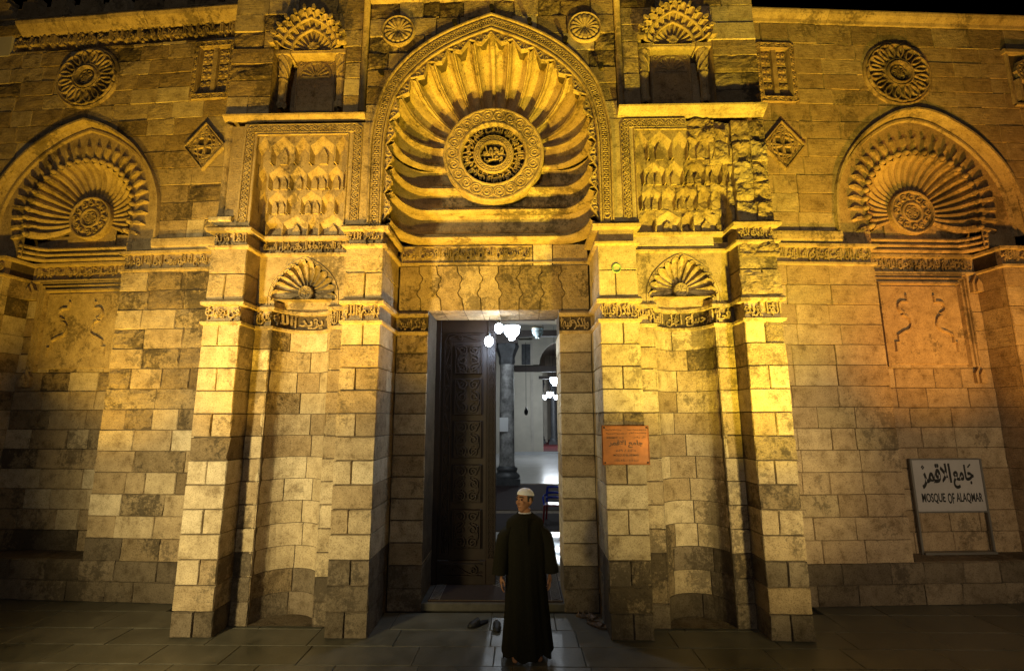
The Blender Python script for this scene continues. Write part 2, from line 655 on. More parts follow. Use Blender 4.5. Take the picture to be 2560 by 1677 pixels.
# ---- lettering -------------------------------------------------------------
AR = {'ا': (0xFE8D, 2), 'أ': (0xFE83, 2), 'ب': (0xFE8F, 4), 'ة': (0xFE93, 2), 'ت': (0xFE95, 4), 'ث': (0xFE99, 4), 'ج': (0xFE9D, 4),
      'ح': (0xFEA1, 4), 'خ': (0xFEA5, 4), 'د': (0xFEA9, 2), 'ذ': (0xFEAB, 2), 'ر': (0xFEAD, 2), 'ز': (0xFEAF, 2), 'س': (0xFEB1, 4),
      'ش': (0xFEB5, 4), 'ص': (0xFEB9, 4), 'ض': (0xFEBD, 4), 'ط': (0xFEC1, 4), 'ظ': (0xFEC5, 4), 'ع': (0xFEC9, 4), 'غ': (0xFECD, 4),
      'ف': (0xFED1, 4), 'ق': (0xFED5, 4), 'ك': (0xFED9, 4), 'ل': (0xFEDD, 4), 'م': (0xFEE1, 4), 'ن': (0xFEE5, 4), 'ه': (0xFEE9, 4),
      'و': (0xFEED, 2), 'ى': (0xFEEF, 2), 'ي': (0xFEF1, 4)}


def shape_ar(t):
    out = []
    i = 0
    prev = False
    while i < len(t):
        c = t[i]
        if c == 'ل' and i + 1 < len(t) and t[i + 1] in 'اأ':
            base = 0xFEFB
            out.append(chr(base + (1 if prev else 0)))
            prev = False
            i += 2
            continue
        if c not in AR:
            out.append(c)
            prev = False
            i += 1
            continue
        base, k = AR[c]
        nxt = i + 1 < len(t) and t[i + 1] in AR
        joins = k == 4 and nxt
        out.append(chr(base + (1 if prev and not joins else 2 if joins and not prev else 3 if joins and prev else 0)))
        prev = joins
        i += 1
    return ''.join(reversed(out))


_tx = {}


def text_raw(body, bold=0.0, res=2, spacing=1.0):
    key = (body, bold, res, spacing)
    if key in _tx:
        return _tx[key]
    c = bpy.data.curves.new('lettering', 'FONT')
    c.body = body
    c.extrude = 0.5
    c.offset = bold
    c.resolution_u = res
    c.space_character = spacing
    o = bpy.data.objects.new('lettering', c)
    COL.objects.link(o)
    dg = bpy.context.evaluated_depsgraph_get()
    me = o.evaluated_get(dg).to_mesh()
    vs = [tuple(v.co) for v in me.vertices]
    fs = [tuple(p.vertices) for p in me.polygons]
    o.evaluated_get(dg).to_mesh_clear()
    bpy.data.objects.remove(o)
    bpy.data.curves.remove(c)
    x0, x1 = min(v[0] for v in vs), max(v[0] for v in vs)
    y0, y1 = min(v[1] for v in vs), max(v[1] for v in vs)
    vs = [((v[0] - x0) / (x1 - x0), (v[1] - y0) / (y1 - y0), v[2] + .5) for v in vs]
    _tx[key] = (vs, fs, (x1 - x0) / (y1 - y0))
    return _tx[key]


def lettering(mb, body, x0, x1, z0, z1, y, h, bold=0.02, fn=None, res=2):
    vs, fs, _ = text_raw(body, bold, res)
    if fn:
        mb.add([fn(x0 + (x1 - x0) * v[0], z0 + (z1 - z0) * v[1], v[2] * h) for v in vs], fs)
    else:
        mb.add([(x0 + (x1 - x0) * v[0], y - v[2] * h, z0 + (z1 - z0) * v[1]) for v in vs], fs)


VERSE = ['بسم الله الرحمن الرحيم', 'في بيوت اذن الله ان ترفع', 'ويذكر فيها اسمه يسبح له', 'انما يريد الله ليذهب عنكم', 'الرجس اهل البيت ويطهركم',
         'رجال لا تلهيهم تجارة ولا بيع', 'عن ذكر الله واقام الصلاة']


def arc_pts(cx, cz, r, a0, a1, n, rz=None):
    rz = rz or r
    return [(cx + r * cos(a0 + (a1 - a0) * k / n), cz + rz * sin(a0 + (a1 - a0) * k / n)) for k in range(n + 1)]


def spiral_pts(cx, cz, r, a0, turns, n=14, sgn=1):
    return [(cx + r * (1 - .8 * k / n) * cos(a0 + sgn * turns * 2 * pi * k / n), cz + r * (1 - .8 * k / n) * sin(a0 + sgn * turns * 2 * pi * k / n)) for k in range(n + 1)]


def inscription(parent, x0, x1, z0, z1, y, mat, verse=0, h=0.02, fn=None, unit=None, name='inscription'):
    """kufic band: tall letters over a baseline, leafy scrolls filling the ground between the shafts"""
    mb = MB()
    H = z1 - z0
    L = x1 - x0
    unit = unit or H * 5.0
    cnt = max(1, int(round(L / unit)))
    for k in range(cnt):
        a = x0 + L * k / cnt
        b = x0 + L * (k + 1) / cnt
        body = shape_ar(VERSE[(verse + k) % len(VERSE)])
        if L / cnt < H * 4.2:
            ws = VERSE[(verse + k) % len(VERSE)].split(' ')
            body = shape_ar(' '.join(ws[:max(1, int(len(ws) * L / cnt / (H * 5)))]))
        lettering(mb, body, a + H * .06, b - H * .06, z0 + H * .02, z1 - H * .02, y, h, 0.018, fn)
    rib = MB()
    k = 0
    x = x0 + H * .15
    while x < x1 - H * .1:
        r = H * R.uniform(.13, .2)
        rib.ribbon(spiral_pts(x, z0 + H * R.uniform(.62, .8), r, R.uniform(0, 6), R.choice([1.1, -1.1]), 9), H * .05, h * .8, 0.0)
        if R.random() < .6:
            rib.ribbon([(x + H * .12, z0 + H * .1), (x + H * .12, z1 - H * .06), (x + H * .2, z1 - H * .02)], H * .045, h * .95, 0.0)
        x += H * R.uniform(.7, 1.0)
    if fn:
        mb.add([fn(v[0], v[2], -v[1]) for v in rib.v], rib.f)
    else:
        mb.add([(v[0], y + v[1], v[2]) for v in rib.v], rib.f)
    o = mb.build(name, mat, parent)
    o['kind'] = 'stuff'
    return o


def resample(pts, step):
    out = [pts[0]]
    acc = 0
    tot = 0
    for a, b in zip(pts, pts[1:]):
        L = hypot(b[0] - a[0], b[1] - a[1])
        t = step - acc
        while t <= L + 1e-9:
            out.append((a[0] + (b[0] - a[0]) * t / L, a[1] + (b[1] - a[1]) * t / L))
            t += step
        acc = (acc + L) % step if step else 0
        acc = L - (t - step)
    return out


def guilloche(parent, pts, width, pitch, y, mat, kind='braid', h=0.014, name='guilloche', w=None):
    """interlaced border following pts (x,z)"""
    mb = MB()
    step = pitch / 8
    p = resample(pts, step)
    w = w or width * .085
    n = len(p)

    def off(i, d):
        a, b = p[max(i - 1, 0)], p[min(i + 1, n - 1)]
        dx, dz = b[0] - a[0], b[1] - a[1]
        L = hypot(dx, dz) or 1
        return (p[i][0] - dz / L * d, p[i][1] + dx / L * d)
    if kind == 'braid':
        for ph, am in ((0, .36), (pi, .36), (pi / 2, .2), (3 * pi / 2, .2)):
            mb.ribbon([off(i, width * am * sin(2 * pi * i / 8 + ph)) for i in range(n)], w, h * (1 if ph < 2 else .8), y)
    elif kind == 'rings':
        for c in range(4, n - 3, 4):
            ring = []
            a, b = p[c - 1], p[min(c + 1, n - 1)]
            dx, dz = b[0] - a[0], b[1] - a[1]
            L = hypot(dx, dz) or 1
            tx, tz = dx / L, dz / L
            for k in range(10):
                g = 2 * pi * k / 10
                u, v = cos(g) * pitch * .40, sin(g) * width * .40
                ring.append((p[c][0] + tx * u - tz * v, p[c][1] + tz * u + tx * v))
            mb.ribbon(ring, w, h, y, True)
    elif kind == 'scroll':
        sg = 1
        for c in range(4, n - 3, 8):
            x, z = p[c]
            mb.ribbon(spiral_pts(x, z, width * .38, R.uniform(0, 6), 1.3 * sg, 12), w, h, y)
            sg = -sg
        mb.ribbon([off(i, width * .38 * sin(2 * pi * i / 16)) for i in range(n)], w, h * .8, y)
    for d in (-.5, .5):
        mb.ribbon([off(i, width * d) for i in range(0, n, 2)] + [off(n - 1, width * d)], w * .9, h, y)
    o = mb.build(name, mat, parent)
    o['kind'] = 'stuff'
    return o


def interp(tab, z):
    if z <= tab[0][0]:
        return tab[0][1]
    for (a, va), (b, vb) in zip(tab, tab[1:]):
        if z <= b:
            return va + (vb - va) * (z - a) / (b - a)
    return tab[-1][1]


def smooth_arch(tab, n=24):
    """half outline [(hw,z)] sampled by Catmull-Rom through the control table of (z, hw)"""
    P = [(hw, z) for z, hw in tab]
    out = []
    m = len(P)
    for i in range(m - 1):
        p0 = P[max(i - 1, 0)]
        p1, p2 = P[i], P[i + 1]
        p3 = P[min(i + 2, m - 1)]
        k = max(2, n // (m - 1))
        for j in range(k):
            t = j / k
            out.append(tuple(.5 * (2 * p1[c] + (p2[c] - p0[c]) * t + (2 * p0[c] - 5 * p1[c] + 4 * p2[c] - p3[c]) * t * t + (3 * p1[c] - p0[c] - 3 * p2[c] + p3[c]) * t ** 3) for c in (0, 1)))
    out.append(P[-1])
    return out


def arch_line(half, cx):
    """full outline from left foot over the apex to right foot"""
    return [(cx - hw, z) for hw, z in half] + [(cx + hw, z) for hw, z in reversed(half[:-1])]


def flute(parent, I0, I1, E0, E1, yi, ye, prof, mat, nv=12, flat=0.4, name='flute', C=None, gap=0.0):
    """one flute of a shell hood, from the inner edge I0-I1 (depth yi) out to E0-E1 (depth ye)"""
    nu = len(prof)
    vs, fs = [], []
    for j in range(nv + 1):
        t = j / nv
        if t < flat:
            d, dd = yi, 0.0
        else:
            q = (t - flat) / (1 - flat)
            d = ye + (yi - ye) * sqrt(max(0.0, 1 - q * q))
            dd = -(yi - ye) * q / max(sqrt(max(1e-4, 1 - q * q)), .06) / (1 - flat)
        for u, rel in prof:
            a = (I0[0] + (I1[0] - I0[0]) * u, I0[1] + (I1[1] - I0[1]) * u)
            b = (E0[0] + (E1[0] - E0[0]) * u, E0[1] + (E1[1] - E0[1]) * u)
            dx, dz = b[0] - a[0], b[1] - a[1]
            L = hypot(dx, dz) or 1
            T = (L, dd)
            tl = hypot(*T)
            nr, ny = T[1] / tl, -T[0] / tl
            s = rel * (0.35 + 0.65 * t)
            vs.append((a[0] + dx * t + dx / L * nr * s, d + ny * s, a[1] + dz * t + dz / L * nr * s))
    for j in range(nv):
        for i in range(nu - 1):
            fs.append((j * nu + i, j * nu + i + 1, (j + 1) * nu + i + 1, (j + 1) * nu + i))
    return mesh(name, vs, fs, mat, parent)


def plate_with_hole(parent, name, x0, x1, z0, z1, y, mat, hole, n=30, thick=0.0):
    """flat slab with an opening; hole(z)->(a,b) or None"""
    mb = MB()
    for k in range(n):
        za, zb = z0 + (z1 - z0) * k / n, z0 + (z1 - z0) * (k + 1) / n
        ha, hb = hole(za), hole(zb)
        if ha is None and hb is None:
            mb.add([(x0, y, za), (x1, y, za), (x1, y, zb), (x0, y, zb)], [(0, 1, 2, 3)])
            continue
        if ha is None:
            ha = ((hb[0] + hb[1]) / 2,) * 2
        if hb is None:
            hb = ((ha[0] + ha[1]) / 2,) * 2
        mb.add([(x0, y, za), (ha[0], y, za), (hb[0], y, zb), (x0, y, zb)], [(0, 1, 2, 3)])
        mb.add([(ha[1], y, za), (x1, y, za), (x1, y, zb), (hb[1], y, zb)], [(0, 1, 2, 3)])
        if thick:
            mb.add([(ha[0], y, za), (ha[0], y + thick, za), (hb[0], y + thick, zb), (hb[0], y, zb)], [(0, 1, 2, 3)])
            mb.add([(ha[1], y, za), (ha[1], y + thick, za), (hb[1], y + thick, zb), (hb[1], y, zb)], [(0, 1, 2, 3)])
    return mb.build(name, mat, parent)

# ================================================================== ground
def build_ground():
    m, n, l, b = new_mat('paving_stone')
    geo = n.new('ShaderNodeNewGeometry')
    oi = n.new('ShaderNodeObjectInfo')
    rp = ramp(n, [(0, (0.10, 0.098, 0.080)), (0.5, (0.12, 0.116, 0.096)), (1, (0.135, 0.130, 0.110))])
    l.new(oi.outputs['Random'], rp.inputs[0])
    n1 = noise_node(n, l, geo.outputs['Position'], 3.2, 8, 0.7)
    r1 = ramp(n, [(0.3, (0.55, 0.55, 0.52)), (0.7, (1.2, 1.2, 1.2))])
    l.new(n1.outputs[0], r1.inputs[0])
    l.new(mix(n, l, 'MULTIPLY', 1.0, rp.outputs[0], r1.outputs[0]), b.inputs['Base Color'])
    rr = ramp(n, [(0.3, (0.26,) * 3), (0.7, (0.5,) * 3)])
    l.new(n1.outputs[0], rr.inputs[0])
    l.new(rr.outputs[0], b.inputs['Roughness'])
    n2 = noise_node(n, l, geo.outputs['Position'], 30, 6, 0.7)
    bp = n.new('ShaderNodeBump')
    bp.inputs['Strength'].default_value = 0.22
    bp.inputs['Distance'].default_value = 0.01
    l.new(n2.outputs[0], bp.inputs['Height'])
    l.new(bp.outputs[0], b.inputs['Normal'])
    plain('ground_dirt', (0.05, 0.047, 0.04), 0.9, nscale=2, namp=0.4)
    g = mesh('ground', [(-120, -120, -.03), (120, -120, -.03), (120, 0.9, -.03), (-120, 0.9, -.03), (120, 120, -.03), (-120, 120, -.03)], [(0, 1, 2, 3), (3, 2, 4, 5)], 'ground_dirt')
    tag(g, kind='structure')
    pv = empty('pavement')
    tag(pv, kind='structure')
    y = 1.62
    row = 0
    while y > -3.4:
        d = R.choice([.40, .44, .48])
        x = -8.6 + R.uniform(0, .7)
        while x < 8.8:
            w = R.uniform(.7, 1.15)
            inside = y - d > .72 and abs(x + w / 2) < 4
            if not (inside or (y - d > 1.3 and abs(x + w / 2) < 5)):
                a, c = x + .003, x + w - .003
                y0, y1 = y - d + .003, y - .003
                t = [R.uniform(-.0025, .0025) for _ in range(4)]
                k = .005
                vs = [(a, y0, -.05), (c, y0, -.05), (c, y1, -.05), (a, y1, -.05), (a, y0, t[0] - .005), (c, y0, t[1] - .005), (c, y1, t[2] - .005), (a, y1, t[3] - .005),
                      (a + k, y0 + k, t[0]), (c - k, y0 + k, t[1]), (c - k, y1 - k, t[2]), (a + k, y1 - k, t[3])]
                fs = [(8, 9, 10, 11)]
                for i in range(4):
                    j = (i + 1) % 4
                    fs += [(i, j, 4 + j, 4 + i), (4 + i, 4 + j, 8 + j, 8 + i)]
                mesh('slab', vs, fs, 'paving_stone', pv, center=True)
            x += w
        y -= d
        row += 1


build_ground()

# ================================================================== portal
PX_IN0, PX_IN1, PX_OUT0, PX_OUT1 = 1.294, 1.758, 2.97, 3.425
YP, YR = 0.30, 0.75          # depth of the niche bays and of the door recess
NC, NHW, ND = 2.382, 0.365, 0.34
portal = empty('mosque_portal')
tag(portal, 'projecting floodlit limestone portal with ribbed shell hood over the open doorway', 'mosque')


def niche_plan(side, n=14):
    cx = side * NC
    return [(cx + NHW * cos(pi - pi * k / n), YP + ND * sin(pi * k / n)) for k in range(n + 1)]


def side_plan(niche=True):
    left = [(-PX_OUT1, .98), (-PX_OUT1, 0), (-PX_OUT0, 0), (-PX_OUT0, YP)]
    if niche:
        left += niche_plan(-1)
    left += [(-PX_IN1, YP), (-PX_IN1, 0), (-PX_IN0, 0), (-PX_IN0, YR), (-.872, YR)]
    right = [(-x, y) for x, y in reversed(left)]
    return left, right


def portal_mat(x, z):
    """which kind of block sits where"""
    if z < 0.28:
        return 'plinth_limestone'
    if z + .28 * noise.noise(Vector((x * 2.3, z * 3.1, 4.2))) < 0.72 and -2.9 < x:
        return pick([('plinth_limestone', 6), ('worn_limestone', 2), ('old_limestone', 1)])
    if x < 0:
        if x < -2.9 and 2.55 < z < 3.45:
            return pick([('old_limestone', 2), ('dressed_limestone', 2)])
        if x < -2.9 and 1.85 < z < 2.15:
            return 'worn_limestone'
        if z < 1.9:
            return pick([('dressed_limestone', 5), ('old_limestone', 2)])
        return pick([('old_limestone', 5), ('dressed_limestone', 2.2), ('worn_limestone', 1)])
    if x < 1.8:
        if 2.35 < z < 4.4:
            return 'dressed_limestone'
        return pick([('old_limestone', 4), ('worn_limestone', 1.5), ('dressed_limestone', 2)])
    if x > 2.9 and z > 3.6:
        return pick([('worn_limestone', 2), ('old_limestone', 3)])
    return pick([('old_limestone', 5), ('dressed_limestone', 3), ('worn_limestone', 1)])


def rect(x0, x1, z0, z1):
    return [(x0, z0), (x1, z0), (x1, z1), (x0, z1)]


def pier(xa, xb, zs, depth, side_split):
    for k in range(len(zs) - 1):
        z0, z1 = zs[k], zs[k + 1]
        g = .003
        if k % 2 == 0:
            c = xa + (xb - xa) * R.uniform(.42, .58)
            parts = [(xa, c - g), (c + g, xb)]
        else:
            parts = [(xa, xb)]
        split = side_split and k % 2 == 0
        dd = side_split * R.uniform(.85, 1.1) if split else depth
        for a, b in parts:
            m = portal_mat((a + b) / 2, (z0 + z1) / 2)
            stone(portal, rect(a, b, z0 + g, z1 - g), 0, dd - .004, m, ROUGH.get(m, .005), ch=.012)
        if split:
            m = portal_mat((xa + xb) / 2, (z0 + z1) / 2)
            stone(portal, rect(xa + .002, xb - .002, z0 + g, z1 - g), dd + .004, depth - dd, m, .002, proud=0.0)
    mb = MB()
    mb.box(xa + .02, xb - .02, .03, depth, zs[0], zs[-1])
    mb.build('mortar_core', 'mortar', portal)


ZS = [0.2638 * k for k in range(14)]
ZU = [3.73, 4.05, 4.37]
for sd in (-1, 1):
    a, b = sorted((sd * PX_IN0, sd * PX_IN1))
    pier(a, b, ZS, YR, .40)
    pier(a, b, ZU, YR, .40)
    a, b = sorted((sd * PX_OUT0, sd * PX_OUT1))
    pier(a, b, ZS, .96, None)
    pier(a, b, ZU, .96, None)
    # strips beside the niche, then the curved blocks of the niche itself
    for (u0, u1) in ((PX_IN1, NC - NHW), (NC + NHW, PX_OUT0)):
        a, b = sorted((sd * u0, sd * u1))
        for k in range(13):
            m = portal_mat((a + b) / 2, ZS[k] + .1)
            stone(portal, rect(a + .003, b - .003, ZS[k] + .003, ZS[k + 1] - .003), YP, .12, m, ROUGH.get(m, .005))
        mb = MB()
        mb.box(a, b, YP + .018, YP + .3, 0, 3.45)
        mb.build('mortar_core', 'mortar', portal)
    for k in range(13):
        cnt = 2 if R.random() < .45 else 3
        cuts = [0] + sorted((i + R.uniform(-.25, .25)) / cnt for i in range(1, cnt)) + [1]
        for i in range(cnt):
            g0, g1 = pi - pi * cuts[i], pi - pi * cuts[i + 1]
            za, zb = ZS[k] + .004, ZS[k + 1] - .004
            zm = (za + zb) / 2
            xm = sd * NC + NHW * cos((g0 + g1) / 2)
            m = portal_mat(xm, zm)
            ru = ROUGH.get(m, .005)
            pr = R.uniform(-.004, .004)
            nu, nv = 8, 3
            e = .006 / NHW
            vs, fs = [], []
            seed = R.uniform(0, 50)
            for j in range(-1, nv + 2):
                for q in range(-1, nu + 2):
                    u = min(max(q, 0), nu) / nu
                    v = min(max(j, 0), nv) / nv
                    g = g0 - e + (g1 - g0 + 2 * e) * u
                    z = za + (zb - za) * v
                    edge = q in (-1, nu + 1) or j in (-1, nv + 1)
                    rim = (q in (0, nu) or j in (0, nv)) and not edge
                    d = .05 if edge else (.006 if rim else 0) + noise.noise(Vector((u * 3 + seed, v * 2, k))) * ru + pr
                    vs.append((sd * NC + (NHW + d) * cos(g), YP + (ND + d) * sin(g) + (.001 if edge else 0), z))
            row = nu + 3
            for j in range(nv + 2):
                for q in range(nu + 2):
                    fs.append((j * row + q, j * row + q + 1, (j + 1) * row + q + 1, (j + 1) * row + q))
            mesh('stone', vs, fs, m, portal, center=True)
    arc = niche_plan(sd, 12)
    mb = MB()
    for p, q in zip(arc, arc[1:]):
        c = (sd * NC, YP)
        s = 1.05
        P, Q = [(c[0] + (t[0] - c[0]) * s, c[1] + (t[1] - c[1]) * s) for t in (p, q)]
        mb.add([(P[0], P[1], 0), (Q[0], Q[1], 0), (Q[0], Q[1], 3.8), (P[0], P[1], 3.8)], [(0, 1, 2, 3)])
    mb.build('niche_mortar', 'mortar', portal)
    mb = MB()
    mb.add([(p[0], p[1], .012) for p in arc], [tuple(range(len(arc)))])
    mb.build('niche_floor', 'plinth_limestone', portal)

    # ---- fluted shell over the niche
    cx = sd * NC
    tab = [(3.70, .41), (3.86, .405), (4.02, .35), (4.16, .24), (4.25, .12), (4.31, 0)]
    half = smooth_arch(tab, 20)
    shell = empty('niche_shell', parent=portal)
    hw = lambda z: interp([(q[1], q[0]) for q in half], z)
    plate_with_hole(shell, 'hood_slab', min(sd * PX_IN1, sd * PX_OUT0), max(sd * PX_IN1, sd * PX_OUT0), 3.72, 4.40, YP, 'carved_limestone',
                    lambda z: (cx - hw(z), cx + hw(z)) if z < 4.31 else None, 34, .05)
    line = arch_line(smooth_arch([(3.72, .45), (3.88, .445), (4.05, .385), (4.19, .27), (4.29, .13), (4.35, 0)], 20), cx)
    mb = MB()
    mb.ribbon(line, .008, .012, YP)
    mb.build('hood_line', 'carved_limestone', shell)
    bz = 3.90
    nfl = 12
    E = []
    full = arch_line(half, cx)
    A0, A1 = pi + .35, -.35
    for k in range(nfl + 1):
        g = A0 + (A1 - A0) * k / nfl
        best = None
        for p in full:
            ga = atan2(p[1] - bz, p[0] - cx)
            dg = abs((ga - g + pi) % (2 * pi) - pi)
            if best is None or dg < best[0]:
                best = (dg, p)
        E.append(best[1])
    for k in range(nfl):
        g0 = A0 + (A1 - A0) * k / nfl
        g1 = A0 + (A1 - A0) * (k + 1) / nfl
        I0 = (cx + .08 * cos(g0), bz + .08 * sin(g0))
        I1 = (cx + .08 * cos(g1), bz + .08 * sin(g1))
        ruin = sd > 0 and k > 6
        prof = [(0, .0), (.12, .032), (.24, .036), (.34, .0), (.55, -.028), (.8, -.02), (1, 0)]
        if sd > 0:
            prof = [(1 - u, r) for u, r in reversed(prof)]
        flute(shell, I0, I1, E[k], E[k + 1], .41, YP - .015, prof, 'old_limestone' if ruin else 'carved_limestone', 9, .15, C=(cx, bz))
    mb = MB()
    mb.lathe([(.095, -.03), (.095, .045), (.085, .06), (.07, .055), (.066, .045), (0, .045)], 24, (cx, .41, bz), 'y')
    bo = mb.build('shell_boss', 'carved_limestone', shell)
    mb = MB()
    for k in range(4):
        g = pi * k / 4
        mb.ribbon([(cx - .05 * cos(g), bz - .05 * sin(g)), (cx + .05 * cos(g), bz + .05 * sin(g))], .007, .01, .365)
    mb.build('boss_star', 'carved_limestone', bo)
    # curved sill that carries the shell
    mb = MB()
    pa = niche_plan(sd)
    mb.add([(p[0], p[1], 3.795) for p in pa], [tuple(range(len(pa)))])
    mb.add([(cx - .42, .46, 3.70), (cx + .42, .46, 3.70), (cx + .42, .46, 4.33), (cx - .42, .46, 4.33)], [(0, 1, 2, 3)])
    mb.build('shell_back', 'carved_limestone', shell)
    sweep(shell, 'shell_sill', [(p[0], p[1]) for p in niche_plan(sd)], [(0, 3.70), (.006, 3.72), (.006, 3.775), (-.1, 3.80)], 'carved_limestone')

# ---- the two carved inscription bands that run round every pier and bay
for li, plan in enumerate(side_plan(True)):
    sweep(portal, 'lower_band', plan, [(-.02, 3.40), (.022, 3.425), (.026, 3.452), (-.026, 3.458), (-.026, 3.645), (.032, 3.655), (.038, 3.69), (.02, 3.715), (-.02, 3.735)], 'carved_limestone')
for plan in side_plan(False):
    plan = [p for p in plan if abs(p[0]) > .9]
    plan = sorted(plan, key=lambda p: 0) if False else plan
    sweep(portal, 'upper_band', plan, [(-.02, 4.345), (.035, 4.37), (.04, 4.395), (-.024, 4.402), (-.024, 4.565), (.055, 4.575), (.064, 4.61), (.03, 4.64), (-.05, 4.66)], 'carved_limestone')


def niche_fn(side):
    cx = side * NC

    def fn(x, z, h):
        g = pi - pi * (x - (cx - NHW)) / (2 * NHW)
        r = 1 - (h - .026) / NHW
        return (cx + NHW * r * cos(g), YP + ND * (1 - (h - .026) / ND) * sin(g), z)
    return fn


for sd in (-1, 1):
    for (u0, u1, y, v) in ((PX_IN0, PX_IN1, 0, 0), (PX_OUT0, PX_OUT1, 0, 1), (PX_IN1, NC - NHW, YP, 5), (NC + NHW, PX_OUT0, YP, 6)):
        a, b = sorted((sd * u0, sd * u1))
        inscription(portal, a + .012, b - .012, 3.465, 3.64, y + .026, 'carved_limestone', v + (2 if sd > 0 else 0), .034)
    inscription(portal, sd * NC - NHW + .02, sd * NC + NHW - .02, 3.465, 3.64, 0, 'carved_limestone', 3 if sd < 0 else 4, .034, niche_fn(sd), unit=.75)
    a, b = sorted((sd * .89, sd * 1.28))
    inscription(portal, a, b, 3.465, 3.64, YR + .026, 'sooty_limestone', 2, .034)
for (a, b, y, v) in ((-3.40, -2.98, 0, 3), (-2.95, -1.77, YP, 4), (-1.75, -1.30, 0, 0), (3.0, 3.40, 0, 1)):
    inscription(portal, a, b, 4.405, 4.562, y + .024, 'carved_limestone', v, .034)

# ---- door recess: jambs, joggled lintel, inscription over it
for sd in (-1, 1):
    a, b = sorted((sd * .872, sd * PX_IN0))
    for k in range(13):
        m = 'plinth_limestone' if ZS[k] < .5 else pick([('dressed_limestone', 3), ('old_limestone', 3)]) if ZS[k] < 2.9 or sd > 0 else 'sooty_limestone'
        stone(portal, rect(a, b, ZS[k] + .003, ZS[k + 1] - .003), YR, .66, m, ROUGH.get(m, .005))
    mb = MB()
    mb.box(a + .015, b - .001, YR + .018, 1.40, 0, 3.73)
    mb.build('mortar_core', 'mortar', portal)


def joggle(xt, xb, n=22):
    """joint line from (xt, top) to (xb, bottom) with the cusped zig-zag of joggled voussoirs"""
    out = []
    for k in range(n + 1):
        t = k / n
        z = 4.36 + (3.735 - 4.36) * t
        x = xt + (xb - xt) * t
        for c, s in ((.28, 1), (.62, -1)):
            d = (t - c) / .11
            if abs(d) < 1:
                x += s * .045 * cos(d * pi / 2) * (1 if xt <= 0 else -1)
        out.append((x, z))
    return out


jn = []
tops = [-1.285, -1.02, -.78, -.50, -.20, .06, .36, .66, .92, 1.285]
bots = [-1.285, -.98, -.70, -.40, -.165, .075, .34, .62, .92, 1.285]
for i, (t, b) in enumerate(zip(tops, bots)):
    jn.append([(t, 4.36), (b, 3.735)] if i in (0, len(tops) - 1) else joggle(t, b))
for i in range(len(tops) - 1):
    L, Rr = jn[i], jn[i + 1]
    poly = [(p[0] + .003, p[1]) for p in reversed(L)]
    poly = [(p[0] + .003, p[1]) for p in L[::-1]] + [(p[0] - .003, p[1]) for p in Rr]
    stone(portal, poly[::-1], YR, .64, 'worn_limestone' if i in (5, 6, 7, 8) else 'sooty_limestone' if i < 2 else 'old_limestone', .006, .005, name='voussoir')
mb = MB()
mb.box(-1.285, 1.285, YR + .02, 1.38, 3.745, 4.36)
mb.build('mortar_core', 'mortar', portal)
stone(portal, rect(-1.285, .53, 4.365, 4.66), YR, .2, 'sooty_limestone', .003, .006, proud=0.0)
stone(portal, rect(.536, .80, 4.365, 4.66), YR, .2, 'dressed_limestone', .003, proud=0.0)
stone(portal, rect(.806, 1.285, 4.365, 4.66), YR, .2, 'old_limestone', .003, proud=.012)
inscription(portal, -1.27, .50, 4.42, 4.61, YR - .002, 'sooty_limestone', 0, .032)
mb = MB()
mb.ribbon([(-1.28, 4.40), (1.28, 4.40)], .012, .02, YR)
mb.ribbon([(-1.28, 4.63), (.52, 4.63)], .012, .02, YR)
mb.build('recess_fillet', 'carved_limestone', portal)

# ---- wall mass behind the portal face
mb = MB()
mb.box(-3.41, -.95, 1.42, 2.1, 0, 9)
mb.build('wall_core', 'plaster', portal)
mb = MB()
mb.box(.95, 3.41, 1.42, 2.1, 0, 9)
mb.build('wall_core', 'plaster', portal)
mb = MB()
mb.box(-.95, .95, 1.42, 2.1, 3.80, 9)
mb.build('wall_core', 'plaster', portal)
mb = MB()
mb.box(-3.40, 3.40, .96, 1.42, 4.5, 9)
mb.build('wall_core', 'mortar', portal)

# ---- main shell hood
hood = empty('main_hood', parent=portal)
A_OUT = [(4.66, 1.49), (5.3, 1.50), (5.92, 1.49), (6.5, 1.36), (6.85, 1.14), (7.13, .84), (7.36, .44), (7.54, 0)]
A_IN = [(4.62, 1.345), (5.3, 1.35), (5.92, 1.335), (6.4, 1.225), (6.72, 1.01), (6.98, .72), (7.18, .38), (7.34, 0)]
h_out, h_in = smooth_arch(A_OUT, 40), smooth_arch(A_IN, 40)
lo, li_ = arch_line(h_out, 0), arch_line(h_in, 0)
mb = MB()
n = len(lo)
for i in range(n - 1):
    mb.add([(lo[i][0], -.02, lo[i][1]), (li_[i][0], -.02, li_[i][1]), (li_[i + 1][0], -.02, li_[i + 1][1]), (lo[i + 1][0], -.02, lo[i + 1][1])], [(0, 1, 2, 3)])
    mb.add([(li_[i][0], -.02, li_[i][1]), (li_[i][0], .05, li_[i][1]), (li_[i + 1][0], .05, li_[i + 1][1]), (li_[i + 1][0], -.02, li_[i + 1][1])], [(0, 1, 2, 3)])
    mb.add([(lo[i][0], -.02, lo[i][1]), (lo[i][0], .03, lo[i][1]), (lo[i + 1][0], .03, lo[i + 1][1]), (lo[i + 1][0], -.02, lo[i + 1][1])], [(0, 1, 2, 3)])
mb.build('arch_border', 'carved_limestone', hood)
mid = [((a[0] + b[0]) / 2, (a[1] + b[1]) / 2) for a, b in zip(lo, li_)]
guilloche(hood, mid, .098, .115, -.02, 'carved_limestone', 'rings', .02, name='ring_chain', w=.0095)
mb = MB()
mb.ribbon(lo, .018, .035, -.02)
mb.build('arch_moulding', 'carved_limestone', hood)
mb = MB()
mb.ribbon(li_, .016, .022, -.02)
mb.build('arch_moulding', 'carved_limestone', hood)
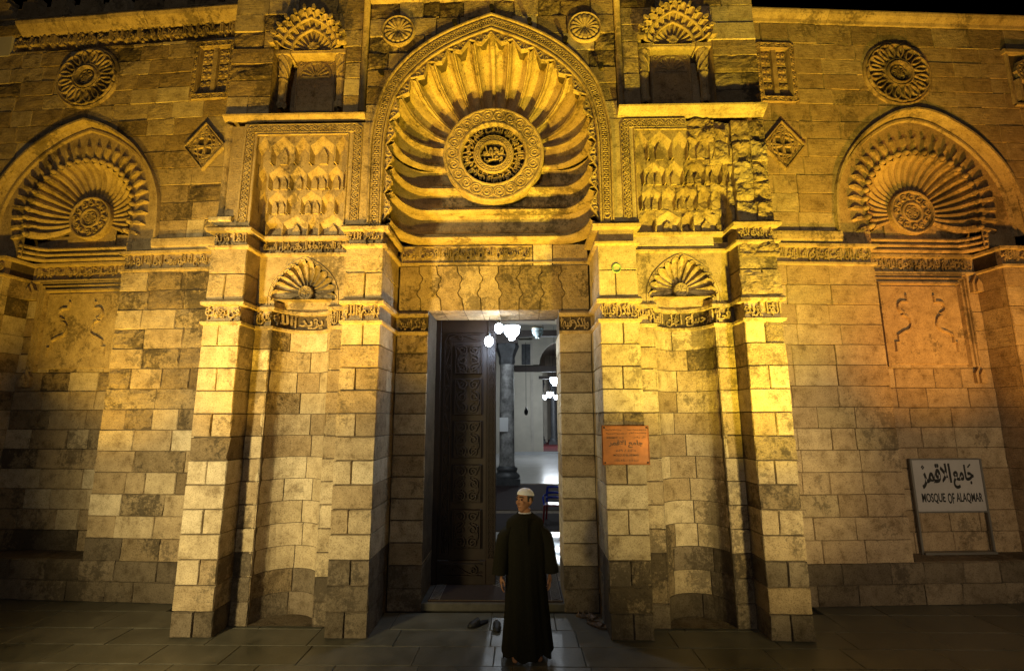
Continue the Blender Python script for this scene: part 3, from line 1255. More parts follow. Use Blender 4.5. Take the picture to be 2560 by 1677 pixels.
# flutes: boundary points on the rim, left side from the foot to the apex
EL = [(1.325, 4.70), (1.325, 5.06), (1.325, 5.37), (1.325, 5.72), (1.305, 6.04), (1.225, 6.37), (1.05, 6.65), (.82, 6.88), (.56, 7.07), (.28, 7.20), (0, 7.31)]
MZ, MR, YB = 5.87, .62, .70
ROLL = [(0, 0), (.02, .05), (.06, .085), (.12, .10), (.18, .09), (.22, .06), (.225, .035), (.24, .06), (.275, .06), (.285, .025), (.32, .0), (.40, -.05), (.55, -.08), (.72, -.08), (.88, -.05), (1, 0)]
RIB = [(0, 0), (.02, .045), (.06, .075), (.11, .065), (.125, .03), (.14, .055), (.19, .055), (.20, .01), (.30, -.045), (.5, -.085), (.7, -.09), (.88, -.05), (.94, -.01), (.97, .02), (1, 0)]
# three layers run right across under and behind the medallion
for k in range(3):
    z0, z1 = EL[k][1], EL[k + 1][1]
    if k == 0:
        z0 = 4.66
    xe = 1.335
    path = []
    for q in range(11):
        g = pi / 2 * q / 10
        path.append((-xe + .40 * (1 - cos(g)), .02 + (YB - .02) * sin(g)))
    path = path + [(-x, y) for x, y in reversed(path)]
    prof = [(r * 1.15, z0 + (z1 - z0) * u) for u, r in ROLL]
    prof = [(prof[0][0] - .06, prof[0][1])] + prof
    sweep(hood, 'flute', path, prof, 'carved_limestone' if k != 1 else 'sooty_limestone', smooth=False, caps=False)
for sd in (-1, 1):
    for k in range(3, 10):
        e0, e1 = EL[k], EL[k + 1]
        I = []
        for ex, ez in (e0, e1):
            if ez < 6.1:
                dz = max(min(ez - MZ, MR), -MR)
                I.append((sqrt(MR * MR - dz * dz) * .9, MZ + dz * .9 if False else ez))
            else:
                g = atan2(ez - MZ, ex)
                I.append((MR * .92 * cos(g), MZ + MR * .92 * sin(g)))
        f = lambda p: (sd * p[0], p[1])
        flute(hood, f(I[0]), f(I[1]), f(e0), f(e1), YB, .02, RIB if k > 3 else ROLL, 'carved_limestone', 14, .30)
mb = MB()
pts = []
for j in range(13):
    t = j / 12
    z = MZ + MR * .92 + (7.31 - MZ - MR * .92) * t
    q = max(0, (t - .3) / .7)
    pts.append((0, .02 + (YB - .02) * sqrt(max(0, 1 - q * q)) - .01, z))
mb.tube(pts, [.018 + .022 * j / 12 for j in range(13)], 8)
mb.build('apex_rib', 'carved_limestone', hood, smooth=True)
# carved spandrels between the flute ends and the border, each a plate with a small scroll
ends = [(-x, z) for x, z in EL] + [(x, z) for x, z in reversed(EL[:-1])]
for i in range(len(ends) - 1):
    p, q = ends[i], ends[i + 1]
    mx, mz = (p[0] + q[0]) / 2, (p[1] + q[1]) / 2
    L = hypot(q[0] - p[0], q[1] - p[1])
    nx, nz = (MZ - .0 - mz), 0
    dx, dz = -mx, (5.6 - mz) if mz > 6.0 else 0
    d = hypot(dx, dz) or 1
    tip = (mx + dx / d * .10, mz + dz / d * .10)
    out0 = (p[0] - dx / d * .06, p[1] - dz / d * .06)
    out1 = (q[0] - dx / d * .06, q[1] - dz / d * .06)
    mb = MB()
    mb.prism([p, out0, out1, q, tip], .005, .07)
    for s_ in (-1, 1):
        c = ((tip[0] * .45 + mx * .55) + (q[0] - p[0]) / L * .055 * s_, (tip[1] * .45 + mz * .55) + (q[1] - p[1]) / L * .055 * s_)
        mb.ribbon(spiral_pts(c[0], c[1], .042, R.uniform(0, 6), 1.2 * s_, 10), .008, .014, .005)
    mb.ribbon([p, tip, q], .009, .016, .005)
    mb.build('spandrel', 'carved_limestone', hood)
# dark back of the hood, seen only between the flutes
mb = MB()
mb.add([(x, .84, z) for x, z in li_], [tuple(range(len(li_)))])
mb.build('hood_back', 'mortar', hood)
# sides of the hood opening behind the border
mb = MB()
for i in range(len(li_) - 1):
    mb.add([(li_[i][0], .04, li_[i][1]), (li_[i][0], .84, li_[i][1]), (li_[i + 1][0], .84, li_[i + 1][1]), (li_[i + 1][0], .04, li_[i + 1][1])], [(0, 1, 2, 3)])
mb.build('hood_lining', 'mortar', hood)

# ---- pierced medallion
med = empty('medallion', parent=portal)
YM = .50
mc = (0.005, YM, MZ)
mb = MB()
mb.lathe([(.685, -.20), (.692, -.02), (.688, .0), (.675, .012), (.655, .012), (.648, .0), (.475, .0), (.466, .018), (.448, .02), (.436, .0), (.428, -.05), (.424, -.10)], 72, mc, 'y')
ring = mb.build('outer_ring', 'carved_limestone', med, smooth=False)
mb = MB()
for k in range(22):
    g = 2 * pi * k / 22
    c = (mc[0] + .562 * cos(g), MZ + .562 * sin(g))
    mb.ribbon(spiral_pts(c[0], c[1], .066, g + R.uniform(0, 1), R.choice([1.4, -1.4]), 14), .0085, .012, YM)
    mb.ribbon(arc_pts(c[0], c[1], .076, 0, 2 * pi, 14)[:-1], .007, .012, YM, True)
o = mb.build('scroll_carving', 'carved_limestone', ring)
o['kind'] = 'stuff'
mb = MB()
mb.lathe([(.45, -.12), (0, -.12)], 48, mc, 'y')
mb.build('pierced_ground', 'dark_void', med)  # near-black disc: the unlit depth behind the piercing is put into its colour
mb = MB()
bodies = [shape_ar('انما يريد الله ليذهب عنكم الرجس'), shape_ar('اهل البيت ويطهركم تطهيرا')]
for i, body in enumerate(bodies):
    def fn(x, z, h, i=i):
        g = pi / 2 + pi * .02 - (x - .01) * 2 * pi * .5 - i * pi
        g = pi - x * pi * .98 + (0 if i == 0 else -pi) - .02
        r = .29 + z * .135
        return (mc[0] + r * cos(g), YM + .075 - h, MZ + r * sin(g))
    vs, fs, _ = text_raw(body, .02, 2)
    mb.add([fn(v[0], v[1], v[2] * .05) for v in vs], fs)
mb.lathe([(.30, -.04), (.30, -.08)], 48, mc, 'y')
for k in range(26):
    g = 2 * pi * (k + .3) / 26
    mb.ribbon([(mc[0] + r * cos(g + (r - .3) * .6), MZ + r * sin(g + (r - .3) * .6)) for r in (.28, .33, .38, .43)], .009, .03, YM + .07)
o = mb.build('letter_ring', 'carved_limestone', med)
o['kind'] = 'stuff'
mb = MB()
mb.lathe([(.275, -.12), (.278, -.01), (.268, .008), (.255, .0), (.205, .0), (.195, .014), (.182, .01), (.176, -.05), (.175, -.11)], 48, mc, 'y')
iring = mb.build('inner_ring', 'carved_limestone', med)
mb = MB()
mb.ribbon([(mc[0] + (.23 + .016 * sin(16 * g)) * cos(g), MZ + (.23 + .016 * sin(16 * g)) * sin(g)) for g in [2 * pi * k / 128 for k in range(128)]], .006, .009, YM, True)
mb.ribbon([(mc[0] + (.23 - .016 * sin(16 * g)) * cos(g), MZ + (.23 - .016 * sin(16 * g)) * sin(g)) for g in [2 * pi * k / 128 for k in range(128)]], .006, .009, YM, True)
mb.build('wave_carving', 'carved_limestone', iring)
mb = MB()
lettering(mb, shape_ar('محمد'), mc[0] - .14, mc[0] + .14, MZ + .0, MZ + .13, YM + .07, .06, .02)
lettering(mb, shape_ar('وعلي'), mc[0] - .13, mc[0] + .13, MZ - .13, MZ + .0, YM + .07, .06, .02)
mb.ribbon([(mc[0] - .17, MZ), (mc[0] + .17, MZ)], .012, .04, YM + .07)
o = mb.build('centre_lettering', 'carved_limestone', med)
o['kind'] = 'stuff'


# ---- stalactite panels over the niche bays ---------------------------------
def erode(o, amp, cuts=3, freq=9.0, seed=0.0):
    bm = bmesh.new()
    bm.from_mesh(o.data)
    bmesh.ops.subdivide_edges(bm, edges=bm.edges[:], cuts=cuts, use_grid_fill=True)
    for v in bm.verts:
        p = (o.location + v.co) * freq
        d = noise.noise(p + Vector((seed, 0, 0))) + .5 * noise.noise(p * 2.7)
        v.co.y += d * amp
        v.co.x += noise.noise(p + Vector((0, seed, 7))) * amp * .35
        v.co.z += noise.noise(p + Vector((3, seed, 0))) * amp * .35
    bm.to_mesh(o.data)
    bm.free()


def rock(parent, x0, x1, z0, z1, yf, amp, mat='old_limestone', n=14, name='eroded_block', depth=.25, freq=6.0):
    """a block whose face has weathered away to a lumpy surface"""
    seed = R.uniform(0, 90)
    vs, fs = [], []
    m = n + 2
    for j in range(-1, n + 2):
        for i in range(-1, n + 2):
            u, v = min(max(i, 0), n) / n, min(max(j, 0), n) / n
            x, z = x0 + (x1 - x0) * u, z0 + (z1 - z0) * v
            edge = i in (-1, n + 1) or j in (-1, n + 1)
            q = Vector((x * freq, z * freq, seed * .02))
            d = noise.noise(q) * amp + noise.noise(q * 2.6) * amp * .6 + abs(noise.noise(q * 5.5)) * amp * .4
            rim = min(u, 1 - u, v, 1 - v)
            d += max(0, .12 - rim) * amp * 2.2
            wob = 0 if edge else 1
            jx = noise.noise(Vector((z * 11, seed, 1))) * .010 if i in (0, n) else 0
            jz = noise.noise(Vector((x * 11, seed, 5))) * .010 if j in (0, n) else 0
            vs.append((x + jx, yf + (depth if edge else d), z + jz))
    for j in range(n + 2):
        for i in range(n + 2):
            fs.append((j * (n + 3) + i, j * (n + 3) + i + 1, (j + 1) * (n + 3) + i + 1, (j + 1) * (n + 3) + i))
    return mesh(name, vs, fs, mat, parent, center=True)


def muq_cell(parent, x0, x1, z0, z1, yf, depth, mat, under, inner=0, worn=0.0):
    """one stalactite cell: a niche with a long pointed hood that leans forward to the tier above"""
    cx, h, H = (x0 + x1) / 2, (x1 - x0) / 2 * .94, z1 - z0
    zs, za = z0 + .60 * H, z1 - .012
    hb, zsb, zab = h * .80, z0 + .36 * H, z0 + .62 * H
    mb = MB()
    P = [(x0, z0), (x1, z0), (x1, z1), (x0, z1), (cx - h, z0), (cx + h, z0), (cx + h, zs), (cx, za), (cx - h, zs)]
    vs = [(p[0], yf, p[1]) for p in P]
    vs += [(p[0], yf + depth, p[1]) for p in [(cx - hb, z0), (cx + hb, z0), (cx + hb, zsb), (cx, zab), (cx - hb, zsb)]]
    fs = [(0, 4, 8, 3), (5, 1, 2, 6), (3, 8, 7), (7, 6, 2), (3, 7, 2), (4, 9, 13, 8), (5, 6, 11, 10), (8, 13, 12, 7), (7, 12, 11, 6), (9, 10, 11, 12, 13)]
    mb.add(vs, fs)
    if under:
        for (a, b) in ((x0, cx - h), (cx + h, x1)):
            mb.add([(a, yf, z0), (a, yf + under, z0), (b, yf + under, z0), (b, yf, z0)], [(0, 1, 2, 3)])
    if inner:
        hi = hb * (.40 if inner == 1 else .36)
        for sx in ((-.5, .5) if inner == 2 else (0,)):
            c = cx + sx * hb
            pl = [(c - hi, z0), (c + hi, z0), (c + hi, zsb - .02), (c, zab - .01), (c - hi, zsb - .02)]
            mb.prism(pl, yf + depth - .032, yf + depth + .005)
    o = mb.build('stalactite_cell', mat, parent, center=True)
    if worn:
        erode(o, worn, 3, 12, x0 * 5)
    return o


TIERS = [(4.62, 4.90, .235, [(.0, .06, 0), (.06, .24, 0), (.24, .52, 1), (.52, .64, 0), (.64, .93, 1), (.93, 1.0, 0)]),
         (4.90, 5.20, .16, [(.0, .09, 0), (.09, .30, 2), (.30, .45, 0), (.45, .68, 2), (.68, .82, 0), (.82, 1.0, 0)]),
         (5.20, 5.50, .085, [(.0, .11, 0), (.11, .34, 2), (.34, .53, 1), (.53, .76, 2), (.76, .93, 1), (.93, 1.0, 0)]),
         (5.50, 5.87, .01, [(.0, .15, 0), (.15, .41, 1), (.41, .57, 0), (.57, .85, 1), (.85, 1.0, 0)])]

for sd in (-1, 1):
    pn = empty('stalactite_panel', parent=portal)
    xi0, xi1 = 1.79, 2.97
    mp = (lambda u: sd * (xi0 + (xi1 - xi0) * u))
    for ti, (z0, z1, yf, cells) in enumerate(TIERS):
        for (u0, u1, kind) in cells:
            if sd < 0:
                a, b = -xi1 + (xi1 - xi0) * u0, -xi1 + (xi1 - xi0) * u1
            else:
                a, b = xi0 + (xi1 - xi0) * u0, xi0 + (xi1 - xi0) * u1
            ruin = sd > 0 and ((a + b) / 2 > 2.42 or (ti < 2 and (a + b) / 2 > 1.9))
            muq_cell(pn, a, b, z0, z1, yf, .075, 'old_limestone' if ruin else 'carved_limestone', .075 if ti else 0, kind, .030 if ruin and (a + b) / 2 > 2.42 else .018 if ruin else 0)
    # frame around the panel
    mb = MB()
    a, b = (-3.20, -1.49) if sd < 0 else (1.49, 2.45)
    if sd < 0:
        mb.box(-3.14, -2.975, -.012, .24, 4.66, 6.02)
        mb.box(-1.785, -1.49, -.012, .24, 4.66, 6.02)
        mb.box(-2.975, -1.785, -.010, .12, 5.875, 6.02)
        mb.build('panel_frame', 'carved_limestone', pn)
        guilloche(pn, [(-3.06, 4.70), (-3.06, 5.95), (-1.68, 5.95), (-1.68, 4.70)], .105, .12, -.012, 'carved_limestone', 'braid', .018, name='braided_border')
    else:
        mb.box(1.49, 1.785, -.012, .24, 4.66, 6.02)
        mb.box(1.785, 2.45, -.010, .12, 5.875, 6.02)
        mb.build('panel_frame', 'dressed_limestone', pn)
        guilloche(pn, [(1.68, 4.70), (1.68, 5.95), (2.44, 5.95)], .105, .12, -.012, 'carved_limestone', 'braid', .018, name='braided_border')
    mb = MB()
    if sd < 0:
        mb.ribbon([(-2.965, 4.64), (-2.965, 5.865), (-1.795, 5.865), (-1.795, 4.64)], .012, .018, -.012)
    else:
        mb.ribbon([(2.45, 5.865), (1.795, 5.865), (1.795, 4.64)], .012, .018, -.012)
    mb.build('frame_fillet', 'carved_limestone', pn)
    # ledge above the panel
    pl = [(sd * 1.60, .0), (sd * 3.425, .0)] if sd > 0 else [(-3.425, 0), (-1.60, 0)]
    sweep(portal, 'ledge', pl, [(-.02, 6.03), (.02, 6.045), (.03, 6.06), (.08, 6.08), (.125, 6.115), (.13, 6.135), (.0, 6.16), (-.3, 6.17)] if sd > 0 else [(-.02, 6.07), (.012, 6.085), (.022, 6.095), (.05, 6.12), (.055, 6.14), (.0, 6.165), (-.3, 6.17)], 'carved_limestone' if sd < 0 else 'dressed_limestone')
    if sd < 0:
        # outer strip with a corner colonnette
        mb = MB()
        mb.box(-3.30, -3.14, 0.0, .3, 4.66, 6.0)
        mb.build('corner_strip', 'old_limestone', portal)
        mb = MB()
        mb.lathe([(.02, 4.72), (.06, 4.80), (.045, 4.86), (.048, 5.7), (.07, 5.76), (.05, 5.80), (.075, 5.9), (.075, 6.0)], 14, (-3.36, .05, 0))
        mb.build('corner_colonnette', 'old_limestone', portal, smooth=True)
        mb = MB()
        mb.box(-3.42, -3.30, .08, .9, 4.66, 6.0)
        mb.build('corner_core', 'old_limestone', portal)
        mb = MB()
        mb.cbox(-3.46, -3.18, -.06, .1, 4.70, 4.76, .01)
        mb.build('corner_bracket', 'dressed_limestone', portal)
    else:
        # weathered masonry where the carving has gone
        xs = [2.46, 2.74, 3.02, 3.24, 3.43]
        zz = [4.66, 4.90, 5.16, 5.44, 5.72, 6.0]
        for j in range(5):
            for i in range(4):
                if i == 0 and j < 4:
                    continue
                if i == 1 and j < 3:
                    rock(portal, xs[i] + .22, xs[i + 1], zz[j], zz[j + 1], .10, .05)
                    continue
                rock(portal, xs[i], xs[i + 1], zz[j], zz[j + 1], [.05, .05, .02, .0][i] + R.uniform(-.015, .02), R.uniform(.03, .055))
        rock(portal, 2.46, 2.80, 5.74, 6.0, -.01, .06)
        rock(portal, 2.99, 3.44, 4.20, 4.42, -.03, .07, n=14)
        rock(portal, 2.96, 3.44, 3.74, 4.0, -.012, .03, n=12)
        rock(portal, 2.985, 3.2, 4.30, 4.68, .03, .06, n=10)
        # new plain cornice blocks of the repair
        mb = MB()
        mb.cbox(1.76, 2.80, YP - .02, YP + .12, 4.45, 4.58, .004)
        mb.build('repair_block', 'dressed_limestone', portal)

    # ---- window-like niche with its fan hood
    c = sd * 2.385
    wn = empty('window_niche', parent=portal)
    o0, o1, zb, zt = c - .475, c + .475, 6.19, 7.13
    fan = [(7.13, .43), (7.24, .42), (7.38, .345), (7.50, .225), (7.58, .10), (7.63, 0)]
    fh = smooth_arch(fan, 20)
    fhw = lambda z: interp([(q[1], q[0]) for q in fh], z)
    xa, xb = sorted((sd * 1.70, sd * 3.425))
    ex = [(zb, zt, lambda z: (o0, o1)), (zt, 7.63, lambda z: (c - fhw(z), c + fhw(z)))]
    wts = [('old_limestone', 5), ('dressed_limestone', 1.5), ('worn_limestone', 1.2)] if sd < 0 else [('old_limestone', 5), ('dressed_limestone', 2), ('worn_limestone', 1.5)]
    masonry(portal, xa, xb, [6.17, 6.42, 6.66, 6.90, 7.13, 7.38, 7.64, 7.92], 0, wts, .42, .14, ex)
    mb = MB()
    mb.add([(o0, .0, zb), (o0, .34, zb), (o0, .34, zt), (o0, .0, zt)], [(0, 1, 2, 3)])
    mb.add([(o1, .0, zb), (o1, .34, zb), (o1, .34, zt), (o1, .0, zt)], [(0, 1, 2, 3)])
    mb.add([(o0, .34, zb), (o1, .34, zb), (o1, .34, zt + .1), (o0, .34, zt + .1)], [(0, 1, 2, 3)])
    mb.add([(o0, .0, zb), (o1, .0, zb), (o1, .34, zb), (o0, .34, zb)], [(0, 1, 2, 3)])
    mb.add([(o0, .06, zt), (o1, .06, zt), (o1, .34, zt), (o0, .34, zt)], [(0, 1, 2, 3)])
    mb.build('niche_box', 'old_limestone', wn)
    mb = MB()
    mb.cbox(c - .27, c + .27, .22, .34, zb, 7.12, .008)
    pnl = mb.build('niche_slab', 'old_limestone', wn)
    mb = MB()
    for r in (.195, .21):
        mb.ribbon(arc_pts(c, 6.86, r, 0, pi, 14, r * 1.05), .007, .012, .22)
    for k in range(9):
        g = pi * k / 8
        mb.ribbon([(c + .02 * cos(g), 6.86 + .02 * sin(g)), (c + .19 * cos(g), 6.86 + .2 * sin(g))], .011, .016, .22)
    mb.ribbon([(c - .21, 6.85), (c + .21, 6.85)], .007, .012, .22)
    for s in (-1, 1):
        mb.ribbon(spiral_pts(c + s * .2, 7.06, .04, 0, s * 1.2, 10), .007, .012, .22)
    mb.ribbon([(c - .25, 6.3), (c - .25, 7.1), (c + .25, 7.1), (c + .25, 6.3)], .008, .012, .22)
    mb.build('small_shell', 'old_limestone', pnl)
    for s in (-1, 1):
        cxx = c + s * .385
        mb = MB()
        prof = [(.03, 6.33), (.06, 6.35), (.065, 6.39), (.045, 6.42), (.05, 6.44), (.052, 6.70), (.058, 6.73), (.050, 6.76), (.06, 6.84), (.07, 6.97), (.085, 7.04), (.085, 7.06)]
        mb.lathe(prof, 20, (cxx, .12, 0), mod=lambda g: 1 + .07 * cos(8 * g))
        col = mb.build('colonnette', 'carved_limestone', wn)
        mb = MB()
        for q in range(5):
            g0 = q * 2 * pi / 5
            mb.tube([(cxx + (.058 + .018 * t / 10) * cos(g0 + s * t * .26), .12 + (.058 + .018 * t / 10) * sin(g0 + s * t * .26), 6.78 + .026 * t) for t in range(11)], .011, 5)
        mb.build('twist', 'carved_limestone', col)
        mb = MB()
        mb.cbox(cxx - .10, cxx + .10, .03, .3, 7.06, 7.13, .008)
        mb.build('impost', 'carved_limestone', wn)
    # fan hood
    fz = 7.15
    full = arch_line(fh, c)
    nf = 11
    pts = resample(full, sum(hypot(q[0] - p[0], q[1] - p[1]) for p, q in zip(full, full[1:])) / nf * .9999)[:nf + 1]
    if len(pts) < nf + 1:
        pts.append(full[-1])
    mb = MB()
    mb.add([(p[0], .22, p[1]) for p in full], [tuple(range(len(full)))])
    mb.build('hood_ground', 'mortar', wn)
    for k in range(nf):
        E0, E1 = pts[k], pts[k + 1]
        I0 = (c + (E0[0] - c) * .14, fz + (E0[1] - fz) * .14)
        I1 = (c + (E1[0] - c) * .14, fz + (E1[1] - fz) * .14)
        flute(wn, I0, I1, E0, E1, .12, -.10, [(0, .035), (.10, .04), (.17, .0), (.3, -.025), (.5, -.04), (.7, -.025), (.83, 0), (.9, .04), (1, .035)], 'carved_limestone', 7, .05)
    mb = MB()
    for f_, yy in ((.60, .055), (.84, -.01)):
        mb.ribbon([(c + (p[0] - c) * f_, fz + (p[1] - fz) * f_) for p in full], .013, .03, yy)
    mb.build('fan_ring', 'carved_limestone', wn)
    for k in range(nf + 1):
        p = pts[k]
        dx, dz = p[0] - c, p[1] - fz
        L = hypot(dx, dz) or 1
        q = (p[0] + dx / L * .035, p[1] + dz / L * .035)
        mb = MB()
        ux, uz = dx / L, dz / L
        w = .019
        poly = [(q[0] - ux * .035 - uz * w, q[1] - uz * .035 + ux * w), (q[0] - ux * .035 + uz * w, q[1] - uz * .035 - ux * w),
                (q[0] + ux * .015 + uz * w, q[1] + uz * .015 - ux * w), (q[0] + ux * .04, q[1] + uz * .04), (q[0] + ux * .015 - uz * w, q[1] + uz * .015 + ux * w)]
        mb.prism(poly, -.125, -.05)
        mb.build('fan_tip', 'carved_limestone', wn)
    mb = MB()
    mb.lathe([(.075, -.02), (.07, .012), (.05, .02), (0, .012)], 16, (c, .085, 7.215), 'y', mod=lambda g: 1 + .12 * cos(8 * g))
    mb.build('fan_boss', 'carved_limestone', wn)
    mb = MB()
    mb.cbox(c - .46, c + .46, .07, .28, 7.095, 7.15, .01)
    mb.build('hood_sill', 'carved_limestone', wn)

    # slender half-round shaft between bay and arch
    mb = MB()
    mb.tube([(sd * 1.655, .0, 6.17), (sd * 1.655, .0, 7.0), (sd * 1.655, .0, 8.2)], .042, 12)
    mb.build('half_shaft', 'carved_limestone', portal, smooth=True)
    # fluted roundel
    rc = (sd * 1.222, -.012, 7.335)
    rn = empty('fluted_roundel', parent=portal)
    mb = MB()
    mb.lathe([(.222, -.03), (.222, .02), (.208, .03), (.196, .02), (.192, .0), (0, .0)], 40, rc, 'y')
    mb.build('roundel_rim', 'carved_limestone', rn)
    for k in range(16):
        g = 2 * pi * k / 16
        vs, fs = [], []
        for j, r in enumerate((.02, .07, .12, .165, .188)):
            ww = (.006, .020, .034, .036, .014)[j]
            hh = (.008, .026, .038, .036, .012)[j]
            for q in range(5):
                a = pi * q / 4
                t = -ww * cos(a)
                vs.append((rc[0] + r * cos(g) - t * sin(g), rc[1] - hh * sin(a), rc[2] + r * sin(g) + t * cos(g)))
        for j in range(4):
            for q in range(4):
                fs.append((j * 5 + q, j * 5 + q + 1, (j + 1) * 5 + q + 1, (j + 1) * 5 + q))
        mesh('petal', vs, fs, 'carved_limestone', rn)

# masonry of the spandrels around the main arch
outw = lambda z: interp([(q[1], q[0]) for q in h_out], z)
masonry(portal, -1.61, 1.61, [6.02, 6.28, 6.53, 6.77, 7.02, 7.27, 7.54, 7.79], 0, [('old_limestone', 5), ('worn_limestone', 2.2), ('dressed_limestone', 1)], .34, .1,
        [(6.02, 7.54, lambda z: (-outw(z), outw(z)))])
sweep(portal, 'top_cornice', [(-1.61, 0), (1.61, 0)], [(-.02, 7.78), (.03, 7.80), (.05, 7.84), (.12, 7.90), (.13, 7.95), (-.1, 7.98)], 'carved_limestone')
mb = MB()
mb.box(-1.61, 1.61, .01, .5, 7.97, 8.6)
mb.build('attic_wall', 'old_limestone', portal)
for sd in (-1, 1):
    mb = MB()
    a, b = sorted((sd * 1.7, sd * 3.42))
    mb.box(a, b, .36, .86, 6.0, 7.93)
    mb.box(a, b, .02, .86, 7.93, 8.6)
    mb.build('wall_core', 'mortar', portal)
    mb = MB()
    a, b = sorted((sd * 1.46, sd * 3.42))
    mb.box(a, b, .32, .86, 4.5, 6.05)
    mb.build('wall_core', 'mortar', portal)
mb = MB()
mb.box(-3.42, 3.42, .862, .95, 4.36, 9)
mb.build('wall_core', 'mortar', portal)

# small ceramic bowl set in the right inner pier
mb = MB()
mb.lathe([(.058, -.02), (.058, .006), (.05, .008), (.046, .0), (.03, -.008), (0, -.012)], 24, (1.51, -.004, 4.07), 'y')
mb.build('ceramic_bowl', 'ceramic_green', portal, smooth=True)


# ================================================================== wings
def build_wing(sd, label, V):
    A = radians(3.5)
    wg = empty('wing_wall', (sd * 3.425, .92, 0), sd * A)
    tag(wg, label, 'wall')
    CX = V['cx']

    def iv(a, b):
        return tuple(sorted((sd * a, sd * b)))
    arch_tab = [(4.90, 1.41), (5.22, 1.40), (5.60, 1.35), (6.0, 1.18), (6.38, .88), (6.64, .54), (6.78, .27), (V['apex'], 0)]
    half = smooth_arch(arch_tab, 30)
    ahw = lambda z: interp([(q[1], q[0]) for q in half], z)
    r0, r1 = CX - .94, CX + .94
    fx = lambda z: iv(r0, r1)
    fa = lambda z: tuple(sorted((sd * (CX - ahw(z)), sd * (CX + ahw(z)))))
    xa, xb = sorted((0, sd * 5.6))
    matf = V['matf']
    pu0, pu1, pz0_, pz1_ = V['pan']
    pex = (pz0_, pz1_, lambda z: iv(pu0, pu1))
    # lower wall
    masonry(wg, xa, xb, V['zlow'], 0, V['w'], V['len'], .10, [(.50, 4.40, fx)], matf=matf)
    # upper wall
    masonry(wg, xa, xb, V['zup'], 0, V['w'], V['len'], .10, [(4.90, V['apex'], fa), pex], matf=matf)
    # recess: back wall and reveals
    D = .40
    a, b = iv(r0, r1)
    masonry(wg, a, b, [.5] + V['zlow'][3:], D, V['w'], V['len'], .08, matf=matf)
    zl = [z for z in V['zlow'] if z >= .5]
    for s_ in (r0, r1):
        for k in range(len(zl) - 1):
            x = sd * s_
            out = 1 if s_ == r1 else -1
            m = matf(sd * s_, zl[k]) or pick(V['w'])
            e = sd * out * .12
            mb = MB()
            x0_, x1_ = sorted((x, x + e))
            mb.box(x0_ + (.003 if out * sd > 0 else 0), x1_, .10, D + .05, zl[k] + .003, zl[k + 1] - .003)
            mb.build('stone', m, wg, center=True)
    # band of inscription, stepping into the recess
    e0, e1 = (0, 5.6)
    pl = [(e0, 0), (r0, 0), (r0, D), (r1, D), (r1, 0), (e1, 0)]
    pl = [(sd * p[0], p[1]) for p in pl]
    if sd < 0:
        pl = pl[::-1]
    sweep(wg, 'inscription_band', pl, [(-.02, 4.39), (.028, 4.41), (.03, 4.44), (-.026, 4.448), (-.026, 4.655), (.05, 4.665), (.055, 4.70), (-.03, 4.72)], 'carved_limestone')
    for (u0, u1, y, v) in ((.04, r0 - .02, 0, V['v']), (r0 + .03, r1 - .03, D, V['v'] + 1), (r1 + .02, 5.4, 0, V['v'] + 3)):
        x0_, x1_ = iv(u0, u1)
        inscription(wg, x0_, x1_, 4.455, 4.65, y + .026, 'carved_limestone', v, .034)
    # ledge moulding that turns up into the arch
    hl = [(hw_ + .0, z) for hw_, z in half]
    al = arch_line(hl, 0)
    line = [(sd * (CX + x), z) for x, z in al]
    mb = MB()
    N = len(line)
    outl = [(sd * (CX + x * 1.0), z) for x, z in al]
    # splayed reveal of the arch: from the wall face back to the tympanum
    TY = .12
    inn = [(sd * (CX + x * .945), 4.90 + (z - 4.90) * .95) for x, z in al]
    for i in range(N - 1):
        p, q, r, s = outl[i], outl[i + 1], inn[i + 1], inn[i]
        mb.add([(p[0], .0, p[1]), (q[0], .0, q[1]), (.5 * (q[0] + r[0]), TY * .85, .5 * (q[1] + r[1])), (.5 * (p[0] + s[0]), TY * .85, .5 * (p[1] + s[1]))], [(0, 1, 2, 3)])
        mb.add([(.5 * (p[0] + s[0]), TY * .85, .5 * (p[1] + s[1])), (.5 * (q[0] + r[0]), TY * .85, .5 * (q[1] + r[1])), (r[0], TY, r[1]), (s[0], TY, s[1])], [(0, 1, 2, 3)])
    mb.build('arch_reveal', 'carved_limestone', wg)
    mb = MB()
    mb.ribbon(outl, .028, .05, 0.0)
    mb.build('arch_moulding', 'carved_limestone', wg)
    mb = MB()
    mb.ribbon(inn, .03, .035, TY)
    mb.build('arch_moulding', 'carved_limestone', wg)
    for (u0, u1) in ((0.0, CX - 1.38), (CX + 1.38, 5.6)):
        p0, p1 = sorted((sd * u0, sd * u1))
        sweep(wg, 'ledge', [(p0, 0), (p1, 0)], [(-.02, 4.72), (.02, 4.735), (.045, 4.77), (.055, 4.83), (.055, 4.88), (-.02, 4.905)], 'carved_limestone')
    # tympanum with the ribbed shell
    sh = empty('shell_hood', parent=wg)
    BZ = V['bz']
    rx, rz = .84, .84
    conch = lambda z: (sd * CX - rx * sqrt(max(0, 1 - ((z - BZ) / rz) ** 2)), sd * CX + rx * sqrt(max(0, 1 - ((z - BZ) / rz) ** 2))) if BZ < z < BZ + rz else ((sd * CX - rx, sd * CX + rx) if z <= BZ else None)
    mb = MB()
    nz = 40
    zt = 4.90 + (V['apex'] - 4.90) * .95
    innw = lambda z: interp([(q[1], abs(q[0] - sd * CX)) for q in inn[:N // 2 + 1]], z)
